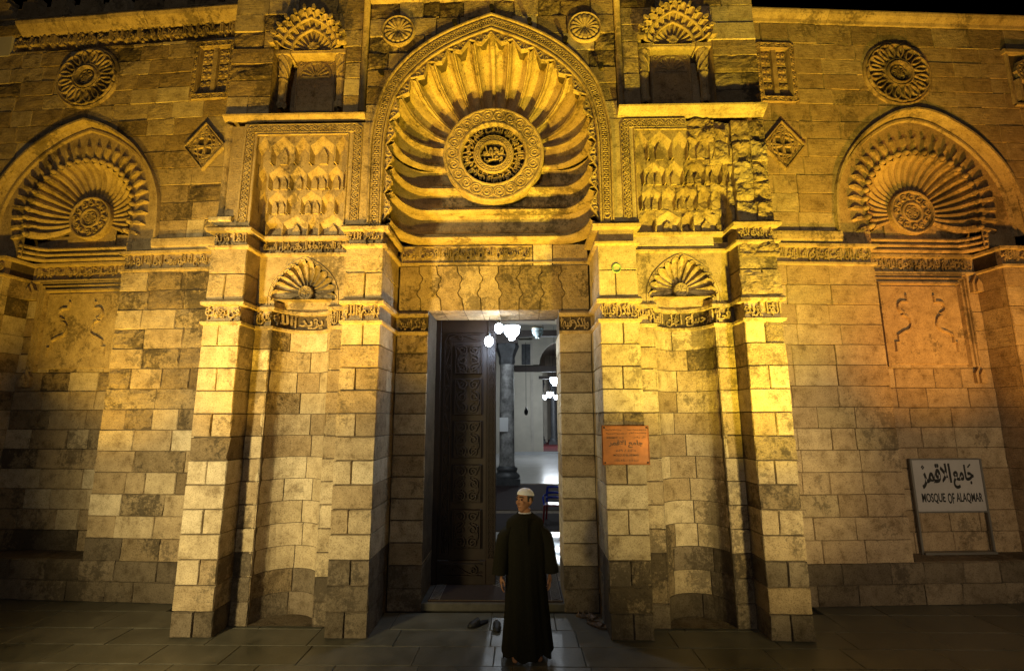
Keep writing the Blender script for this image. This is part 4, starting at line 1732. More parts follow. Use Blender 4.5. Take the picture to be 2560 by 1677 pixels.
    for k in range(nz):
        za, zb = 4.72 + (zt - 4.72) * k / nz, 4.72 + (zt - 4.72) * (k + 1) / nz
        wa, wb = innw(max(za, 4.9)), innw(max(zb, 4.9))
        ha, hb = conch(za), conch(zb)
        c0 = sd * CX
        if ha is None:
            mb.add([(c0 - wa, TY, za), (c0 + wa, TY, za), (c0 + wb, TY, zb), (c0 - wb, TY, zb)], [(0, 1, 2, 3)])
        else:
            hb = hb or (c0, c0)
            mb.add([(c0 - wa, TY, za), (ha[0], TY, za), (hb[0], TY, zb), (c0 - wb, TY, zb)], [(0, 1, 2, 3)])
            mb.add([(ha[1], TY, za), (c0 + wa, TY, za), (c0 + wb, TY, zb), (hb[1], TY, zb)], [(0, 1, 2, 3)])
    mb.build('tympanum', V['carve'], sh)
    nr = 25
    g0, g1 = radians(-25), radians(205)
    cxm = sd * CX
    for k in range(nr):
        ga = g0 + (g1 - g0) * k / nr
        gb = g0 + (g1 - g0) * (k + 1) / nr
        gm = (ga + gb) / 2

        def on(r, g):
            return (cxm + r * cos(g), BZ + r * sin(g))
        flat = lambda p: (p[0], max(p[1], 4.92))
        prof = [(0, -.02), (.10, .0), (.22, .035), (.5, .06), (.78, .035), (.9, .0), (1, -.02)]
        E0, E1 = flat(on(.86, ga)), flat(on(.86, gb))
        if abs(E0[1] - E1[1]) + abs(E0[0] - E1[0]) > .03:
            flute(sh, on(.30, ga), on(.30, gb), E0, E1, .36, TY - .02, prof, V['carve'], 9, .25, name='rib')
        # second tier: pointed pencil-shaped ends standing on the tympanum
        p = on(.89, gm)
        if p[1] < 4.84:
            continue
        ux, uz = cos(gm), sin(gm)
        w = .034
        L = .25
        pp = lambda s, t: (p[0] + ux * s - uz * t, p[1] + uz * s + ux * t)
        w2 = .026
        base = [pp(0, -w2), pp(.10, -w), pp(L - .04, -w), pp(L, 0), pp(L - .04, w), pp(.10, w), pp(0, w2)]
        top = [pp(0, -w2 * .6), pp(.10, -w * .6), pp(L - .075, -w * .55), pp(L - .05, 0), pp(L - .075, w * .55), pp(.10, w * .6), pp(0, w2 * .6)]
        mbp = MB()
        m_ = len(base)
        yt = [-.005, -.045, -.055, -.055, -.055, -.045, -.005]
        vs = [(b_[0], TY + .02, b_[1]) for b_ in base] + [(t_[0], TY + yt[i_], t_[1]) for i_, t_ in enumerate(top)]
        fs = [(i_, (i_ + 1) % m_, m_ + (i_ + 1) % m_, m_ + i_) for i_ in range(m_)] + [tuple(range(m_, 2 * m_))]
        mbp.add(vs, fs)
        mbp.build('rib_tip', V['carve'], sh, center=True)
        # little arch cell between tip and rib
        mbp = MB()
        c_ = on(.868, gm)
        mbp.lathe([(.046, -.03), (.046, .01), (.034, .04), (.015, .055), (0, .058)], 10, (c_[0], TY - .01, c_[1]), 'y')
        mbp.build('rib_bead', V['carve'], sh, smooth=True)
    # bowl behind the ribs
    mb = MB()
    ns = 28
    rows = []
    for j in range(6):
        t = j / 5
        r = .28 + (.88 - .28) * t
        y = TY + .03 + .28 * sqrt(max(0, 1 - t * t))
        rows.append([(cxm + r * cos(g0 + (g1 - g0) * k / ns), y, max(4.90, BZ + r * sin(g0 + (g1 - g0) * k / ns))) for k in range(ns + 1)])
    for j in range(5):
        for k in range(ns):
            mb.add([rows[j][k], rows[j][k + 1], rows[j + 1][k + 1], rows[j + 1][k]], [(0, 1, 2, 3)])
    mb.add([(cxm - .4, .37, 4.7), (cxm + .4, .37, 4.7), (cxm + .4, .37, 5.7), (cxm - .4, .37, 5.7)], [(0, 1, 2, 3)])
    mb.add([(cxm - .95, .40, 4.7), (cxm + .95, .40, 4.7), (cxm + .95, .40, 5.15), (cxm - .95, .40, 5.15)], [(0, 1, 2, 3)])
    mb.build('shell_bowl', V['carve'], sh)
    # straight fillets under the shell
    for z0, d0 in ((4.72, .03), (4.80, .02), (4.885, .03)):
        path = [(-.90, .10), (-.86, .20), (-.78, .30), (-.68, .35), (.68, .35), (.78, .30), (.86, .20), (.90, .10)]
        sweep(sh, 'sill_roll', [(cxm + p[0], p[1]) for p in path], [(-.03, z0), (.02, z0 + .005), (.04, z0 + .03), (.03, z0 + .055), (-.03, z0 + .07)], V['carve'])
    # boss with arabesque and centre knot
    mb = MB()
    yb = .30
    mb.lathe([(.345, -.08), (.345, .02), (.33, .035), (.31, .03), (.30, .0), (.165, .0), (.16, .025), (.14, .03), (.125, .02), (.12, -.01), (0, -.01)], 48, (cxm, yb, BZ), 'y')
    bs = mb.build('shell_boss', V['carve'], sh)
    mb = MB()
    for k in range(12):
        g = 2 * pi * k / 12
        mb.ribbon(spiral_pts(cxm + .232 * cos(g), BZ + .232 * sin(g), .055, g, 1.3 if k % 2 else -1.3, 11), .010, .03, yb)
    for k in range(6):
        g = 2 * pi * k / 6
        mb.ribbon(arc_pts(cxm + .055 * cos(g), BZ + .055 * sin(g), .045, 0, 2 * pi, 9)[:-1], .010, .025, yb + .01, True)
    o = mb.build('boss_carving', V['carve'], bs)
    o['kind'] = 'stuff'

    # rosette high on the wall
    rs = empty('rosette', parent=wg)
    rc = (sd * V['ros'][0], -.006, V['ros'][1])
    rr = .53
    mb = MB()
    mb.lathe([(rr, -.02), (rr, .012), (rr - .02, .025), (rr - .045, .012), (rr - .05, .0), (.2, .0), (0, .0)], 48, rc, 'y')
    base = mb.build('rosette_disc', 'mortar', rs)
    mb = MB()
    mb.lathe([(rr + .002, -.02), (rr + .002, .014), (rr - .02, .03), (rr - .045, .014), (rr - .05, .002)], 48, rc, 'y')
    mb.build('rosette_rim', V['carve'], rs)
    mb = MB()
    mb.lathe([(.235, .0), (.235, .04), (.22, .055), (.205, .045), (.20, .03), (.195, .055), (.175, .07), (.15, .05), (.14, .004)], 40, rc, 'y')
    mb.build('rosette_ring', V['carve'], rs)
    for k in range(16):
        g = 2 * pi * k / 16
        cp = (rc[0] + .345 * cos(g), rc[2] + .345 * sin(g))
        loop = []
        for q in range(16):
            t = 2 * pi * q / 16
            u, v = .130 * cos(t), .112 * sin(t) * (1 + .35 * cos(t))
            loop.append((cp[0] + u * cos(g) - v * sin(g), cp[1] + u * sin(g) + v * cos(g)))
        mb = MB()
        mb.ribbon(loop, .0135, .045 + .004 * (k % 2), rc[1], True)
        mb.build('petal', V['carve'], rs)
    mb = MB()
    for k in range(6):
        g = 2 * pi * k / 6
        mb.ribbon(arc_pts(rc[0] + .065 * cos(g), rc[2] + .065 * sin(g), .05, 0, 2 * pi, 10)[:-1], .012, .035, rc[1], True)
    mb.ribbon(arc_pts(rc[0], rc[2], .03, 0, 2 * pi, 10)[:-1], .012, .035, rc[1], True)
    mb.build('rosette_knot', V['carve'], rs)

    # interlaced lozenge
    dc = (sd * V['dia'][0], V['dia'][1])
    hx, hz = .315, .37
    lz = empty('lozenge', parent=wg)
    mb = MB()
    mb.prism([(dc[0], dc[1] - hz), (dc[0] + hx, dc[1]), (dc[0], dc[1] + hz), (dc[0] - hx, dc[1])], -.008, .03)
    mb.build('lozenge_ground', 'mortar', lz)
    mb = MB()
    mb.ribbon([(dc[0], dc[1] - hz), (dc[0] + hx, dc[1]), (dc[0], dc[1] + hz), (dc[0] - hx, dc[1])], .022, .045, -.008, True)
    mb.build('lozenge_frame', V['carve'], lz)
    mb = MB()
    k1 = .88 / 2
    for (fa_, fb_, ph) in ((3, 4, 0), (3, 2, pi / 2), (1, 1, pi / 2)):
        lp = []
        for q in range(90):
            t = 2 * pi * q / 90
            u, v = sin(fa_ * t + ph), sin(fb_ * t)
            lp.append((dc[0] + hx * k1 * (u - v), dc[1] + hz * k1 * (u + v)))
        mb.ribbon(lp, .0135, .03, -.008, True)
    o = mb.build('lozenge_knot', V['carve'], lz)
    o['kind'] = 'stuff'

    # blind carved shutter panel
    pw = empty('blind_window', parent=wg)
    u0, u1, z0, z1 = V['pan']
    xa_, xb_ = iv(u0, u1)
    mb = MB()
    fw = .105
    mb.box(xa_, xb_, -.006, .08, z0, z0 + fw)
    mb.box(xa_, xb_, -.006, .08, z1 - fw, z1)
    mb.box(xa_, xa_ + fw, -.005, .08, z0 + fw, z1 - fw)
    mb.box(xb_ - fw, xb_, -.005, .08, z0 + fw, z1 - fw)
    mb.build('window_frame', V['carve'], pw)
    guilloche(pw, [(xa_ + fw / 2, z0 + fw / 2), (xa_ + fw / 2, z1 - fw / 2), (xb_ - fw / 2, z1 - fw / 2), (xb_ - fw / 2, z0 + fw / 2), (xa_ + fw / 2, z0 + fw / 2)], .075, .11, -.006, V['carve'], 'scroll', .024, name='scroll_border', w=.010)
    mb = MB()
    mb.box(xa_ + .01, xb_ - .01, .07, .12, z0 + .01, z1 - .01)
    mb.build('window_ground', 'mortar', pw)
    mxx = (xa_ + xb_) / 2
    mb = MB()
    mb.box(mxx - .035, mxx + .035, .005, .08, z0 + fw, z1 - fw)
    mb.build('mullion', V['carve'], pw)
    for ci in (0, 1):
        pa, pb = (xa_ + fw + .01, mxx - .04) if ci == 0 else (mxx + .04, xb_ - fw - .01)
        for ri in range(3):
            h3 = (z1 - z0 - 2 * fw) / 3
            qa, qb = z0 + fw + ri * h3 + .012, z0 + fw + (ri + 1) * h3 - .012
            mb = MB()
            mb.cbox(pa, pb, .045, .08, qa, qb, .006)
            cxp, czp = (pa + pb) / 2, (qa + qb) / 2
            for sx in (-1, 1):
                for sz in (-1, 1):
                    mb.ribbon(spiral_pts(cxp + sx * (pb - pa) * .23, czp + sz * (qb - qa) * .24, min(pb - pa, qb - qa) * .2, 0, sx * sz * 1.3, 9), .010, .022, .045)
            mb.build('shutter_panel', V['carve'], pw)

    # moulded inset panel with the trefoil device
    tf = empty('trefoil_panel', parent=wg)
    t0, t1 = CX - .62, CX + .62
    mb = MB()
    pz0, pz1 = 3.02, 4.26
    for (w_, h_, d_) in ((.0, .035, .06), (.075, .025, .045), (.13, .02, .03)):
        mb.ribbon([(sd * (t0 - w_), pz0), (sd * (t0 - w_), pz1 + w_), (sd * (t1 + w_), pz1 + w_), (sd * (t1 + w_), pz0)], h_, d_, D - .004)
    mb.build('panel_moulding', V['carve'], tf)
    mb = MB()
    mb.cbox(min(sd * t0, sd * t1) + .03, max(sd * t0, sd * t1) - .03, D - .02, D + .01, 3.06, 4.22, .006)
    mb.build('panel_slab', V['carve'], tf)
    for s in (-1, 1):
        mb = MB()
        cx_ = sd * CX + s * .25
        pts = [(cx_ - s * .04, 4.08), (cx_ - s * .04, 3.98)] + [(cx_ + s * (.02 + .085 * sin(t)), 3.90 + .085 * cos(t)) for t in [k * pi / 8 for k in range(1, 9)]]
        pts += [(cx_ - s * .03 + s * (-.115 * sin(t)) + s * .09, 3.66 + .12 * cos(t)) for t in [k * pi / 8 for k in range(0, 9)]] + [(cx_ + s * .16, 3.48), (cx_ + s * .16, 3.38), (cx_ + s * .21, 3.38), (cx_ + s * .21, 3.24)]
        mb.ribbon(pts, .022, .028, D - .02)
        mb.build('trefoil_limb', V['carve'], tf)
    for s_, z_ in ((t1 + .10, 2.84), (r1 - .05, 4.18), (t0 - .10, 2.84)):
        mb = MB()
        xx = sd * s_
        mb.prism([(xx - .075, z_ - .05), (xx - .075, z_ + .10), (xx, z_ + .22), (xx + .075, z_ + .10), (xx + .075, z_ - .05)], D - .05, D)
        mb.prism([(xx - .045, z_ - .05), (xx - .045, z_ + .07), (xx, z_ + .15), (xx + .045, z_ + .07), (xx + .045, z_ - .05)], D - .085, D - .04)
        mb.build('stalactite', V['carve'], tf)

    # stone bench across the foot of the recess
    bx0, bx1 = iv(r0 + .004, 5.6)
    mb = MB()
    mb.cbox(bx0 if sd > 0 else -5.6, bx1 if sd > 0 else -(r0 + .004), .02, D + .03, .44, .505, .01)
    mb.build('bench_top', 'plinth_limestone', wg)

    # head of the wall
    V['head'](wg, sd)
    # solid mass behind
    for (q0, q1, y0, z0_, z1_) in ((0, r0 - .02, .10, 0, 8.45), (r1 + .02, 5.6, .10, 0, 8.45), (r0 - .02, r1 + .02, .50, 0, 8.45)):
        mb = MB()
        a_, b_ = iv(q0, q1)
        if z1_ > 5:
            mb.box(a_, b_, y0, .9, z0_, 4.71)
            mb.box(a_, b_, .46, .9, 4.71, 8.45)
        mb.build('wall_core', 'mortar', wg)
    mb = MB()
    a_, b_ = iv(0, 5.6)
    mb.box(a_, b_, .13, .46, 6.86, 8.45)
    mb.build('wall_core', 'mortar', wg)
    return wg


def head_left(wg, sd):
    inscription(wg, -4.42, -.03, 8.18, 8.43, .05, 'carved_limestone', 3, .065, unit=1.1)
    mb = MB()
    mb.box(-4.45, 0, .05, .12, 8.16, 8.46)
    mb.build('frieze_ground', 'worn_limestone', wg)
    mb = MB()
    mb.box(-5.6, -4.455, -.012, .1, 8.10, 8.46)
    mb.build('frieze_repair', 'plaster', wg)
    x = -4.3
    while x < 0:
        w = min(R.uniform(.6, 1.0), 0 - x)
        if w < .25:
            w = 0 - x
        p = R.uniform(-.012, .012)
        o = sweep(wg, 'cornice_block', [(x + .003, 0), (x + w - .003, 0)], [(-.02, 8.44), (.02, 8.46), (.05 + p, 8.50), (.11 + p, 8.56), (.13 + p, 8.61), (.125 + p, 8.635), (-.05, 8.65)], 'carved_limestone')
        x += w
    sweep(wg, 'cornice_block', [(-5.6, 0), (-4.31, 0)], [(-.02, 8.44), (.02, 8.46), (.04, 8.56), (.04, 8.63), (-.05, 8.65)], 'worn_limestone')
    mb = MB()
    mb.box(-5.6, 0, .03, .4, 8.64, 8.84)
    mb.build('parapet_base', 'old_limestone', wg)
    guilloche(wg, [(-6.1, 8.74), (-.05, 8.74)], .13, .16, .03, 'old_limestone', 'scroll', .02, name='parapet_carving')
    # stepped merlons of the parapet
    x = -6.1
    while x < -.3:
        mb = MB()
        mb.prism([(x, 8.84), (x + .40, 8.84), (x + .40, 9.02), (x + .33, 9.02), (x + .33, 9.16), (x + .26, 9.16), (x + .26, 9.3), (x + .14, 9.3), (x + .14, 9.16), (x + .07, 9.16), (x + .07, 9.02), (x, 9.02)], .05, .25)
        mb.build('merlon', 'old_limestone', wg)
        x += .52


def head_right(wg, sd):
    x = .0
    while x < 5.6:
        w = R.uniform(.42, .62)
        stone(wg, rect(x + .002, min(x + w, 5.6) - .002, 7.905, 8.235), 0.0, .1, 'old_limestone', .003)
        x += w
    mb = MB()
    mb.box(0, 5.6, .018, .12, 7.9, 8.24)
    mb.build('mortar', 'mortar', wg)
    x = 0
    while x < 5.6:
        w = R.uniform(.55, .95)
        sweep(wg, 'cornice_block', [(x + .002, 0), (min(x + w, 5.6) - .002, 0)], [(-.02, 8.235), (.015, 8.25), (.03, 8.29), (.09, 8.345), (.11, 8.385), (.11, 8.405), (-.05, 8.42)], 'carved_limestone')
        x += w
    mb = MB()
    mb.box(0, 5.6, .02, .4, 8.41, 8.53)
    mb.build('parapet_base', 'old_limestone', wg)
    guilloche(wg, [(.05, 8.465), (6.1, 8.465)], .09, .14, .02, 'old_limestone', 'scroll', .02, name='parapet_carving')
    # carved niche near the corner of the mosque
    cn = empty('carved_niche', parent=wg)
    mb = MB()
    mb.cbox(4.36, 5.06, -.06, .05, 7.80, 7.87, .01)
    mb.build('niche_shelf', 'carved_limestone', cn)
    mb = MB()
    mb.box(4.42, 5.0, -.004, .05, 6.95, 7.80)
    mb.build('niche_ground', 'mortar', cn)
    mb = MB()
    mb.ribbon([(4.42, 6.95), (4.42, 7.8), (5.0, 7.8), (5.0, 6.95), (4.42, 6.95)], .03, .03, -.004)
    mb.build('niche_frame', 'carved_limestone', cn)
    mb = MB()
    for r in (.19, .13, .07):
        mb.ribbon(arc_pts(4.71, 7.5, r, 0, 2 * pi, 18)[:-1], .02, .05, -.004, True)
    for k in range(8):
        g = 2 * pi * k / 8
        mb.ribbon(spiral_pts(4.71 + .16 * cos(g), 7.5 + .16 * sin(g), .05, g, 1.2, 9), .012, .05, -.004)
    for s in (-1, 1):
        mb.ribbon([(4.71 + s * .2, 7.0), (4.71 + s * .2, 7.35)], .04, .06, -.004)
    mb.build('niche_carving', 'carved_limestone', cn)


def mat_left(x, z):
    s = -x
    if z < .5:
        return 'plinth_limestone'
    if .0 < s < 1.95 and 2.3 < z < 4.45:
        return pick([('worn_limestone', 5), ('old_limestone', 2)])
    if z + .25 * noise.noise(Vector((x * 2.1, z * 2.7, 1.2))) < .72:
        return pick([('plinth_limestone', 6), ('worn_limestone', 2), ('old_limestone', 1)])
    if z < 2.3:
        return pick([('dressed_limestone', 3), ('old_limestone', 4), ('worn_limestone', 1)])
    return pick([('old_limestone', 6), ('dressed_limestone', 3), ('worn_limestone', 1.2)])


def mat_right(x, z):
    if z < .5:
        return pick([('plinth_limestone', 3), ('rose_limestone', 1)])
    return pick([('rose_limestone', 9), ('old_limestone', .6)])


zl = [0, .25, .50] + course_list(.50, 4.40, .27)[1:]
wing_l = build_wing(-1, 'old patched limestone wing wall with stained recess and Kufic frieze, left of the portal',
                    dict(cx=2.92, apex=6.87, zlow=zl, zup=course_list(4.905, 7.10, .28) + course_list(7.10, 8.11, .26)[1:] + [8.17], w=[('old_limestone', 5), ('dressed_limestone', 2)], len=.5, matf=mat_left, v=1, bz=5.40,
                         ros=(3.0, 7.6), dia=(.90, 6.31), pan=(.57, 1.27, 7.10, 8.11), carve='carved_limestone', pencil=True, head=head_left))
wing_r = build_wing(1, 'rebuilt evenly coursed amber-lit wing wall with sign recess, right of the portal',
                    dict(cx=2.84, apex=6.83, zlow=zl, zup=course_list(4.905, 6.89, .285) + course_list(6.89, 7.89, .25)[1:] + [7.905], w=[('rose_limestone', 5)], len=.56, matf=mat_right, v=3, bz=5.34,
                         ros=(2.65, 7.42), dia=(.755, 6.19), pan=(.46, 1.09, 6.89, 7.89), carve='rose_carved', pencil=True, head=head_right) if stone_mat('rose_carved', [(0, (0.40, 0.29, 0.175)), (1, (0.45, 0.33, 0.20))], 0.15, 0.3, 0.1, pit=0.2) else None)

# ================================================================== door
door = empty('door_leaf', parent=portal)
mb = MB()
mb.box(-.93, .0, 1.42, 1.49, .11, 3.76)
mb.build('door_board', 'door_wood', door)
mb = MB()
for (a, b, c, d) in ((-.93, -.80, .11, 3.76), (-.13, 0, .11, 3.76)):
    mb.cbox(a, b, 1.385, 1.42, c, d, .008)
mb.cbox(-.80, -.13, 1.387, 1.42, 3.55, 3.76, .008)
mb.cbox(-.80, -.13, 1.387, 1.42, .11, .42, .008)
mb.build('door_frame', 'door_wood', door)
guilloche(door, [(-.70, .5), (-.70, 3.48), (-.22, 3.48)], .10, .30, 1.42, 'door_wood', 'scroll', .03, name='scroll_border', w=.013)
guilloche(door, [(-.06, .45), (-.06, 3.6)], .09, .16, 1.385, 'door_wood', 'braid', .02, name='braided_edge', w=.010)
guilloche(door, [(-.75, .30), (-.16, .30)], .15, .30, 1.387, 'door_wood', 'scroll', .03, name='foot_scroll', w=.013)
zz = [.56, 1.16, 1.76, 2.36, 2.94]
for k, z0 in enumerate(zz):
    z1 = z0 + (.52 if k < 4 else .42)
    mb = MB()
    x0, x1 = -.60, -.20
    mb.cbox(x0, x1, 1.395, 1.42, z0, z1, .012)
    pnl = mb.build('door_panel', 'door_wood', door)
    mb = MB()
    cx, cz = (x0 + x1) / 2, (z0 + z1) / 2
    for sx in (-1, 1):
        for (fz, s) in ((-.32, 1), (0, -1), (.32, 1)):
            mb.ribbon(spiral_pts(cx + sx * .085, cz + fz * (z1 - z0), .075, pi / 2, sx * s * 1.5, 16), .013, .03, 1.395)
        mb.ribbon([(cx + sx * (.02 + .14 * abs(sin(t * pi * 1.5))), z0 + .03 + (z1 - z0 - .06) * t) for t in [q / 16 for q in range(17)]], .012, .028, 1.395)
    mb.ribbon([(x0 + .015, z0 + .015), (x1 - .015, z0 + .015), (x1 - .015, z1 - .015), (x0 + .015, z1 - .015)], .012, .026, 1.395, True)
    mb.build('panel_scroll', 'door_wood', pnl)
mb = MB()
mb.box(-.87, .87, 1.36, 1.52, 3.745, 3.85)
mb.build('door_head', 'beam_wood', portal)
mb = MB()
mb.cbox(-.90, .90, .77, 1.6, .0, .10, .012)
mb.build('threshold', 'threshold_stone', portal)

# ================================================================== interior
hall = empty('prayer_hall')
tag(hall, kind='structure')


def hbox(name, mat, x0, x1, y0, y1, z0, z1):
    mb = MB()
    mb.box(x0, x1, y0, y1, z0, z1)
    return mb.build(name, mat, hall)


f = mesh('hall_floor', [(-9, 1.6, .10), (9, 1.6, .10), (9, 11.9, .10), (-9, 11.9, .10)], [(0, 1, 2, 3)], 'plinth_limestone')
tag(f, kind='structure')
f = mesh('courtyard_floor', [(-9, 11.9, .098), (12, 11.9, .098), (12, 27, .098), (-9, 27, .098)], [(0, 1, 2, 3)], 'court_marble')
tag(f, kind='structure')
f = mesh('sanctuary_floor', [(-9, 27, .20), (14, 27, .20), (14, 56, .20), (-9, 56, .20), (-9, 27, .09), (14, 27, .09)], [(0, 1, 2, 3), (4, 5, 1, 0)], 'carpet_red')
tag(f, kind='structure')
hbox('kerb', 'court_marble', -.6, 12, 26.6, 27.0, .099, .22)
# near wall returns and vestibule ceiling
hbox('side_wall', 'plaster', -3.4, -3.2, 2.1, 11.4, .1, 6.4)
hbox('side_wall', 'plaster', 4.6, 4.8, 2.1, 11.4, .1, 6.4)
hbox('ceiling', 'beam_wood', -3.4, 4.8, 2.1, 11.6, 6.4, 6.5)
# arcade by the courtyard: tie beams and the wall they carry
hbox('tie_beam', 'beam_wood', .15, 6, 11.58, 11.82, 5.24, 5.46)
hbox('tie_beam', 'beam_wood', -5, -.45, 11.58, 11.82, 5.24, 5.46)
hbox('arcade_wall', 'plaster', -9, 12, 11.55, 11.95, 7.4, 10)
# arcade on the far side: piers, beam, wall above with an arch
hbox('far_pier', 'plaster_cream', -1.9, .95, 26.9, 27.6, .1, 7.6)
hbox('far_pier_fillet', 'plaster', .95, 1.12, 26.85, 27.5, .1, 7.6)
hbox('far_pier', 'plaster_cream', 1.12, 1.75, 27.05, 27.6, .1, 5.5)
hbox('tie_beam', 'beam_wood', -.1, 6.5, 26.7, 26.95, 5.42, 5.80)
hbox('tie_beam', 'beam_wood', 1.5, 6.5, 27.0, 27.3, 4.96, 5.15)
mbw = MB()
ac, ar = 2.9, 1.35
N = 16
for k in range(N):
    g0, g1 = pi - pi * k / N, pi - pi * (k + 1) / N
    p = [(ac + ar * cos(g), 5.8 + 1.25 * ar * sin(g)) for g in (g0, g1)]
    mbw.add([(p[0][0], 27.1, p[0][1]), (p[1][0], 27.1, p[1][1]), (p[1][0], 27.1, 12), (p[0][0], 27.1, 12)], [(0, 1, 2, 3)])
    mbw.add([(p[0][0], 27.1, p[0][1]), (p[1][0], 27.1, p[1][1]), (p[1][0], 27.7, p[1][1]), (p[0][0], 27.7, p[0][1])], [(0, 1, 2, 3)])
mbw.add([(.9, 27.1, 5.8), (ac - ar, 27.1, 5.8), (ac - ar, 27.1, 12), (.9, 27.1, 12)], [(0, 1, 2, 3)])
mbw.add([(ac + ar, 27.1, .1), (12, 27.1, .1), (12, 27.1, 12), (ac + ar, 27.1, 12)], [(0, 1, 2, 3)])
mbw.add([(-9, 27.1, 7.6), (.9, 27.1, 7.6), (.9, 27.1, 12), (-9, 27.1, 12)], [(0, 1, 2, 3)])
mbw.build('far_arcade_wall', 'plaster_cream', hall)
hbox('carved_strip', 'column_stone', .36, .98, 26.86, 26.92, 5.9, 7.3)
hbox('rear_wall', 'plaster_cream', -9, 14, 46, 46.3, .2, 12)
hbox('rear_pier', 'plaster_cream', 2.05, 2.72, 40.5, 41.2, .2, 7)
hbox('rear_ceiling', 'plaster', -9, 14, 27.6, 46, 9, 9.2)


def column(name_label, loc, h, r, shaft_mat, base_mat, cap=True, base_h=.62):
    c = empty('arcade_column', loc)
    tag(c, name_label, 'column', 'columns of the arcades inside')
    mb = MB()
    b = r * 1.75
    mb.box(-b, b, -b, b, 0, base_h * .35)
    mb.build('plinth', base_mat, c)
    mb = MB()
    mb.lathe([(r * 1.65, base_h * .35), (r * 1.7, base_h * .45), (r * 1.55, base_h * .58), (r * 1.25, base_h * .66), (r * 1.35, base_h * .75), (r * 1.4, base_h * .86), (r * 1.15, base_h * .95), (r * 1.05, base_h)], 24)
    mb.build('base', base_mat, c, smooth=True)
    mb = MB()
    mb.lathe([(r * 1.05, base_h), (r, base_h + .1), (r * .98, h * .5), (r * .92, h * .84), (r * .98, h * .85)], 24)
    mb.build('shaft', shaft_mat, c, smooth=True)
    mb = MB()
    mb.lathe([(r * .95, h * .85), (r * 1.05, h * .87), (r * 1.0, h * .9), (r * 1.25, h * .94), (r * 1.6, h * .985), (r * 1.5, h)], 24, mod=lambda g: 1 + .07 * cos(8 * g))
    mb.build('capital', base_mat if not cap else 'column_stone', c)
    mb = MB()
    mb.box(-r * 1.55, r * 1.55, -r * 1.55, r * 1.55, h, h + r * 1.1)
    mb.box(-r * 1.75, r * 1.75, -r * 1.75, r * 1.75, h + r * 1.1, h + r * 2.0)
    mb.build('timber_block', 'beam_wood', c)
    return c


column('veined marble column with notice, nearest inside the doorway', (-.165, 11.7, .10), 4.85, .262, 'column_marble', 'column_stone')
column('dark slender column left of the two deep in the sanctuary', (2.0, 38, .2), 5.3, .24, 'column_stone', 'column_stone')
column('dark column behind the far lit lamps, right of its neighbour', (3.06, 36.5, .2), 5.3, .25, 'column_stone', 'column_stone')

nt_ = mesh('notice', [(-.145, 0, -.24), (.145, 0, -.24), (.145, 0, .24), (-.145, 0, .24), (-.145, .012, -.24), (.145, .012, -.24), (.145, .012, .24), (-.145, .012, .24)],
           [(0, 1, 2, 3), (7, 6, 5, 4), (0, 4, 5, 1), (1, 5, 6, 2), (2, 6, 7, 3), (3, 7, 4, 0)], 'paper')
nt_.location = (-.26, 11.40, 2.12)
tag(nt_, 'white paper notice fixed to the marble column', 'notice')


def lamp(loc, lit, label, s=1.0, drop=1.2):
    L = empty('hanging_lamp', loc)
    tag(L, label, 'lamp', 'glass lamps hanging inside')
    mb = MB()
    mb.lathe([(.02 * s, -.27 * s), (.09 * s, -.26 * s), (.10 * s, -.22 * s), (.08 * s, -.19 * s), (.16 * s, -.14 * s), (.225 * s, -.05 * s), (.235 * s, .02 * s), (.215 * s, .08 * s), (.245 * s, .09 * s), (.25 * s, .17 * s), (.235 * s, .19 * s), (.05 * s, .2 * s)], 24)
    mb.build('glass_bowl', 'lamp_lit' if lit else 'lamp_glass', L, smooth=True)
    mb = MB()
    mb.lathe([(.252 * s, .15 * s), (.262 * s, .16 * s), (.262 * s, .18 * s), (.24 * s, .20 * s)], 24)
    mb.build('metal_rim', 'brass', L)
    for k in range(3):
        g = 2 * pi * k / 3
        mb = MB()
        mb.tube([(.24 * s * cos(g), .24 * s * sin(g), .19 * s), (0, 0, drop * s)], .006, 5)
        mb.build('chain', 'black_iron', L)
    mb = MB()
    mb.tube([(0, 0, drop * s), (0, 0, drop * s + .4)], .008, 5)
    mb.build('rod', 'black_iron', L)
    if lit:
        p = point('lamp_light', (0, 0, -.38 * s), lit, (0.88, 0.94, 1.0), .10)
        p.parent = L
    return L


lamp((.07, 9.0, 4.95), 110, 'brightly lit glass lamp hanging at the top of the doorway', 1.0)
lamp((.87, 9.2, 4.95), 0, 'unlit clear glass lamp hanging right of the lit one', .75)
lamp((2.52, 32, 4.2), 160, 'middle lit lamp of the far cluster of three', .95, 3.2)
lamp((2.10, 31.6, 3.98), 100, 'left small lit lamp of the far cluster', .78, 3.4)
lamp((2.95, 31.8, 3.98), 100, 'right small lit lamp of the far cluster', .78, 3.4)
lamp((2.22, 22, 4.45), 300, 'large lit lamp at the right jamb above the far cluster', 1.05, 2.6)
for loc, lb in (((-.085, 1.12, 3.40), 'bare lit bulb hanging in front of the carved door leaf'), ((.055, 1.12, 3.585), 'bare lit bulb just right of the door leaf top')):
    L = empty('bare_bulb', loc)
    tag(L, lb, 'light bulb', 'bare bulbs under the lintel')
    mb = MB()
    mb.lathe([(.004, -.095), (.035, -.085), (.058, -.05), (.062, -.01), (.05, .025), (.022, .045), (.014, .05)], 16)
    mb.build('bulb_glass', 'lamp_lit', L, smooth=True)
    mb = MB()
    mb.lathe([(.015, .045), (.018, .05), (.018, .09), (.005, .10)], 12)
    mb.build('socket', 'black_iron', L)
    mb = MB()
    mb.tube([(0, 0, .09), (.004, 0, 3.72 - loc[2])], .004, 5)
    mb.build('cable', 'black_iron', L)
    p = point('bulb_light', (0, -.02, -.11), 22, (0.58, 0.75, 1.0), .05)
    p.parent = L
mb = MB()
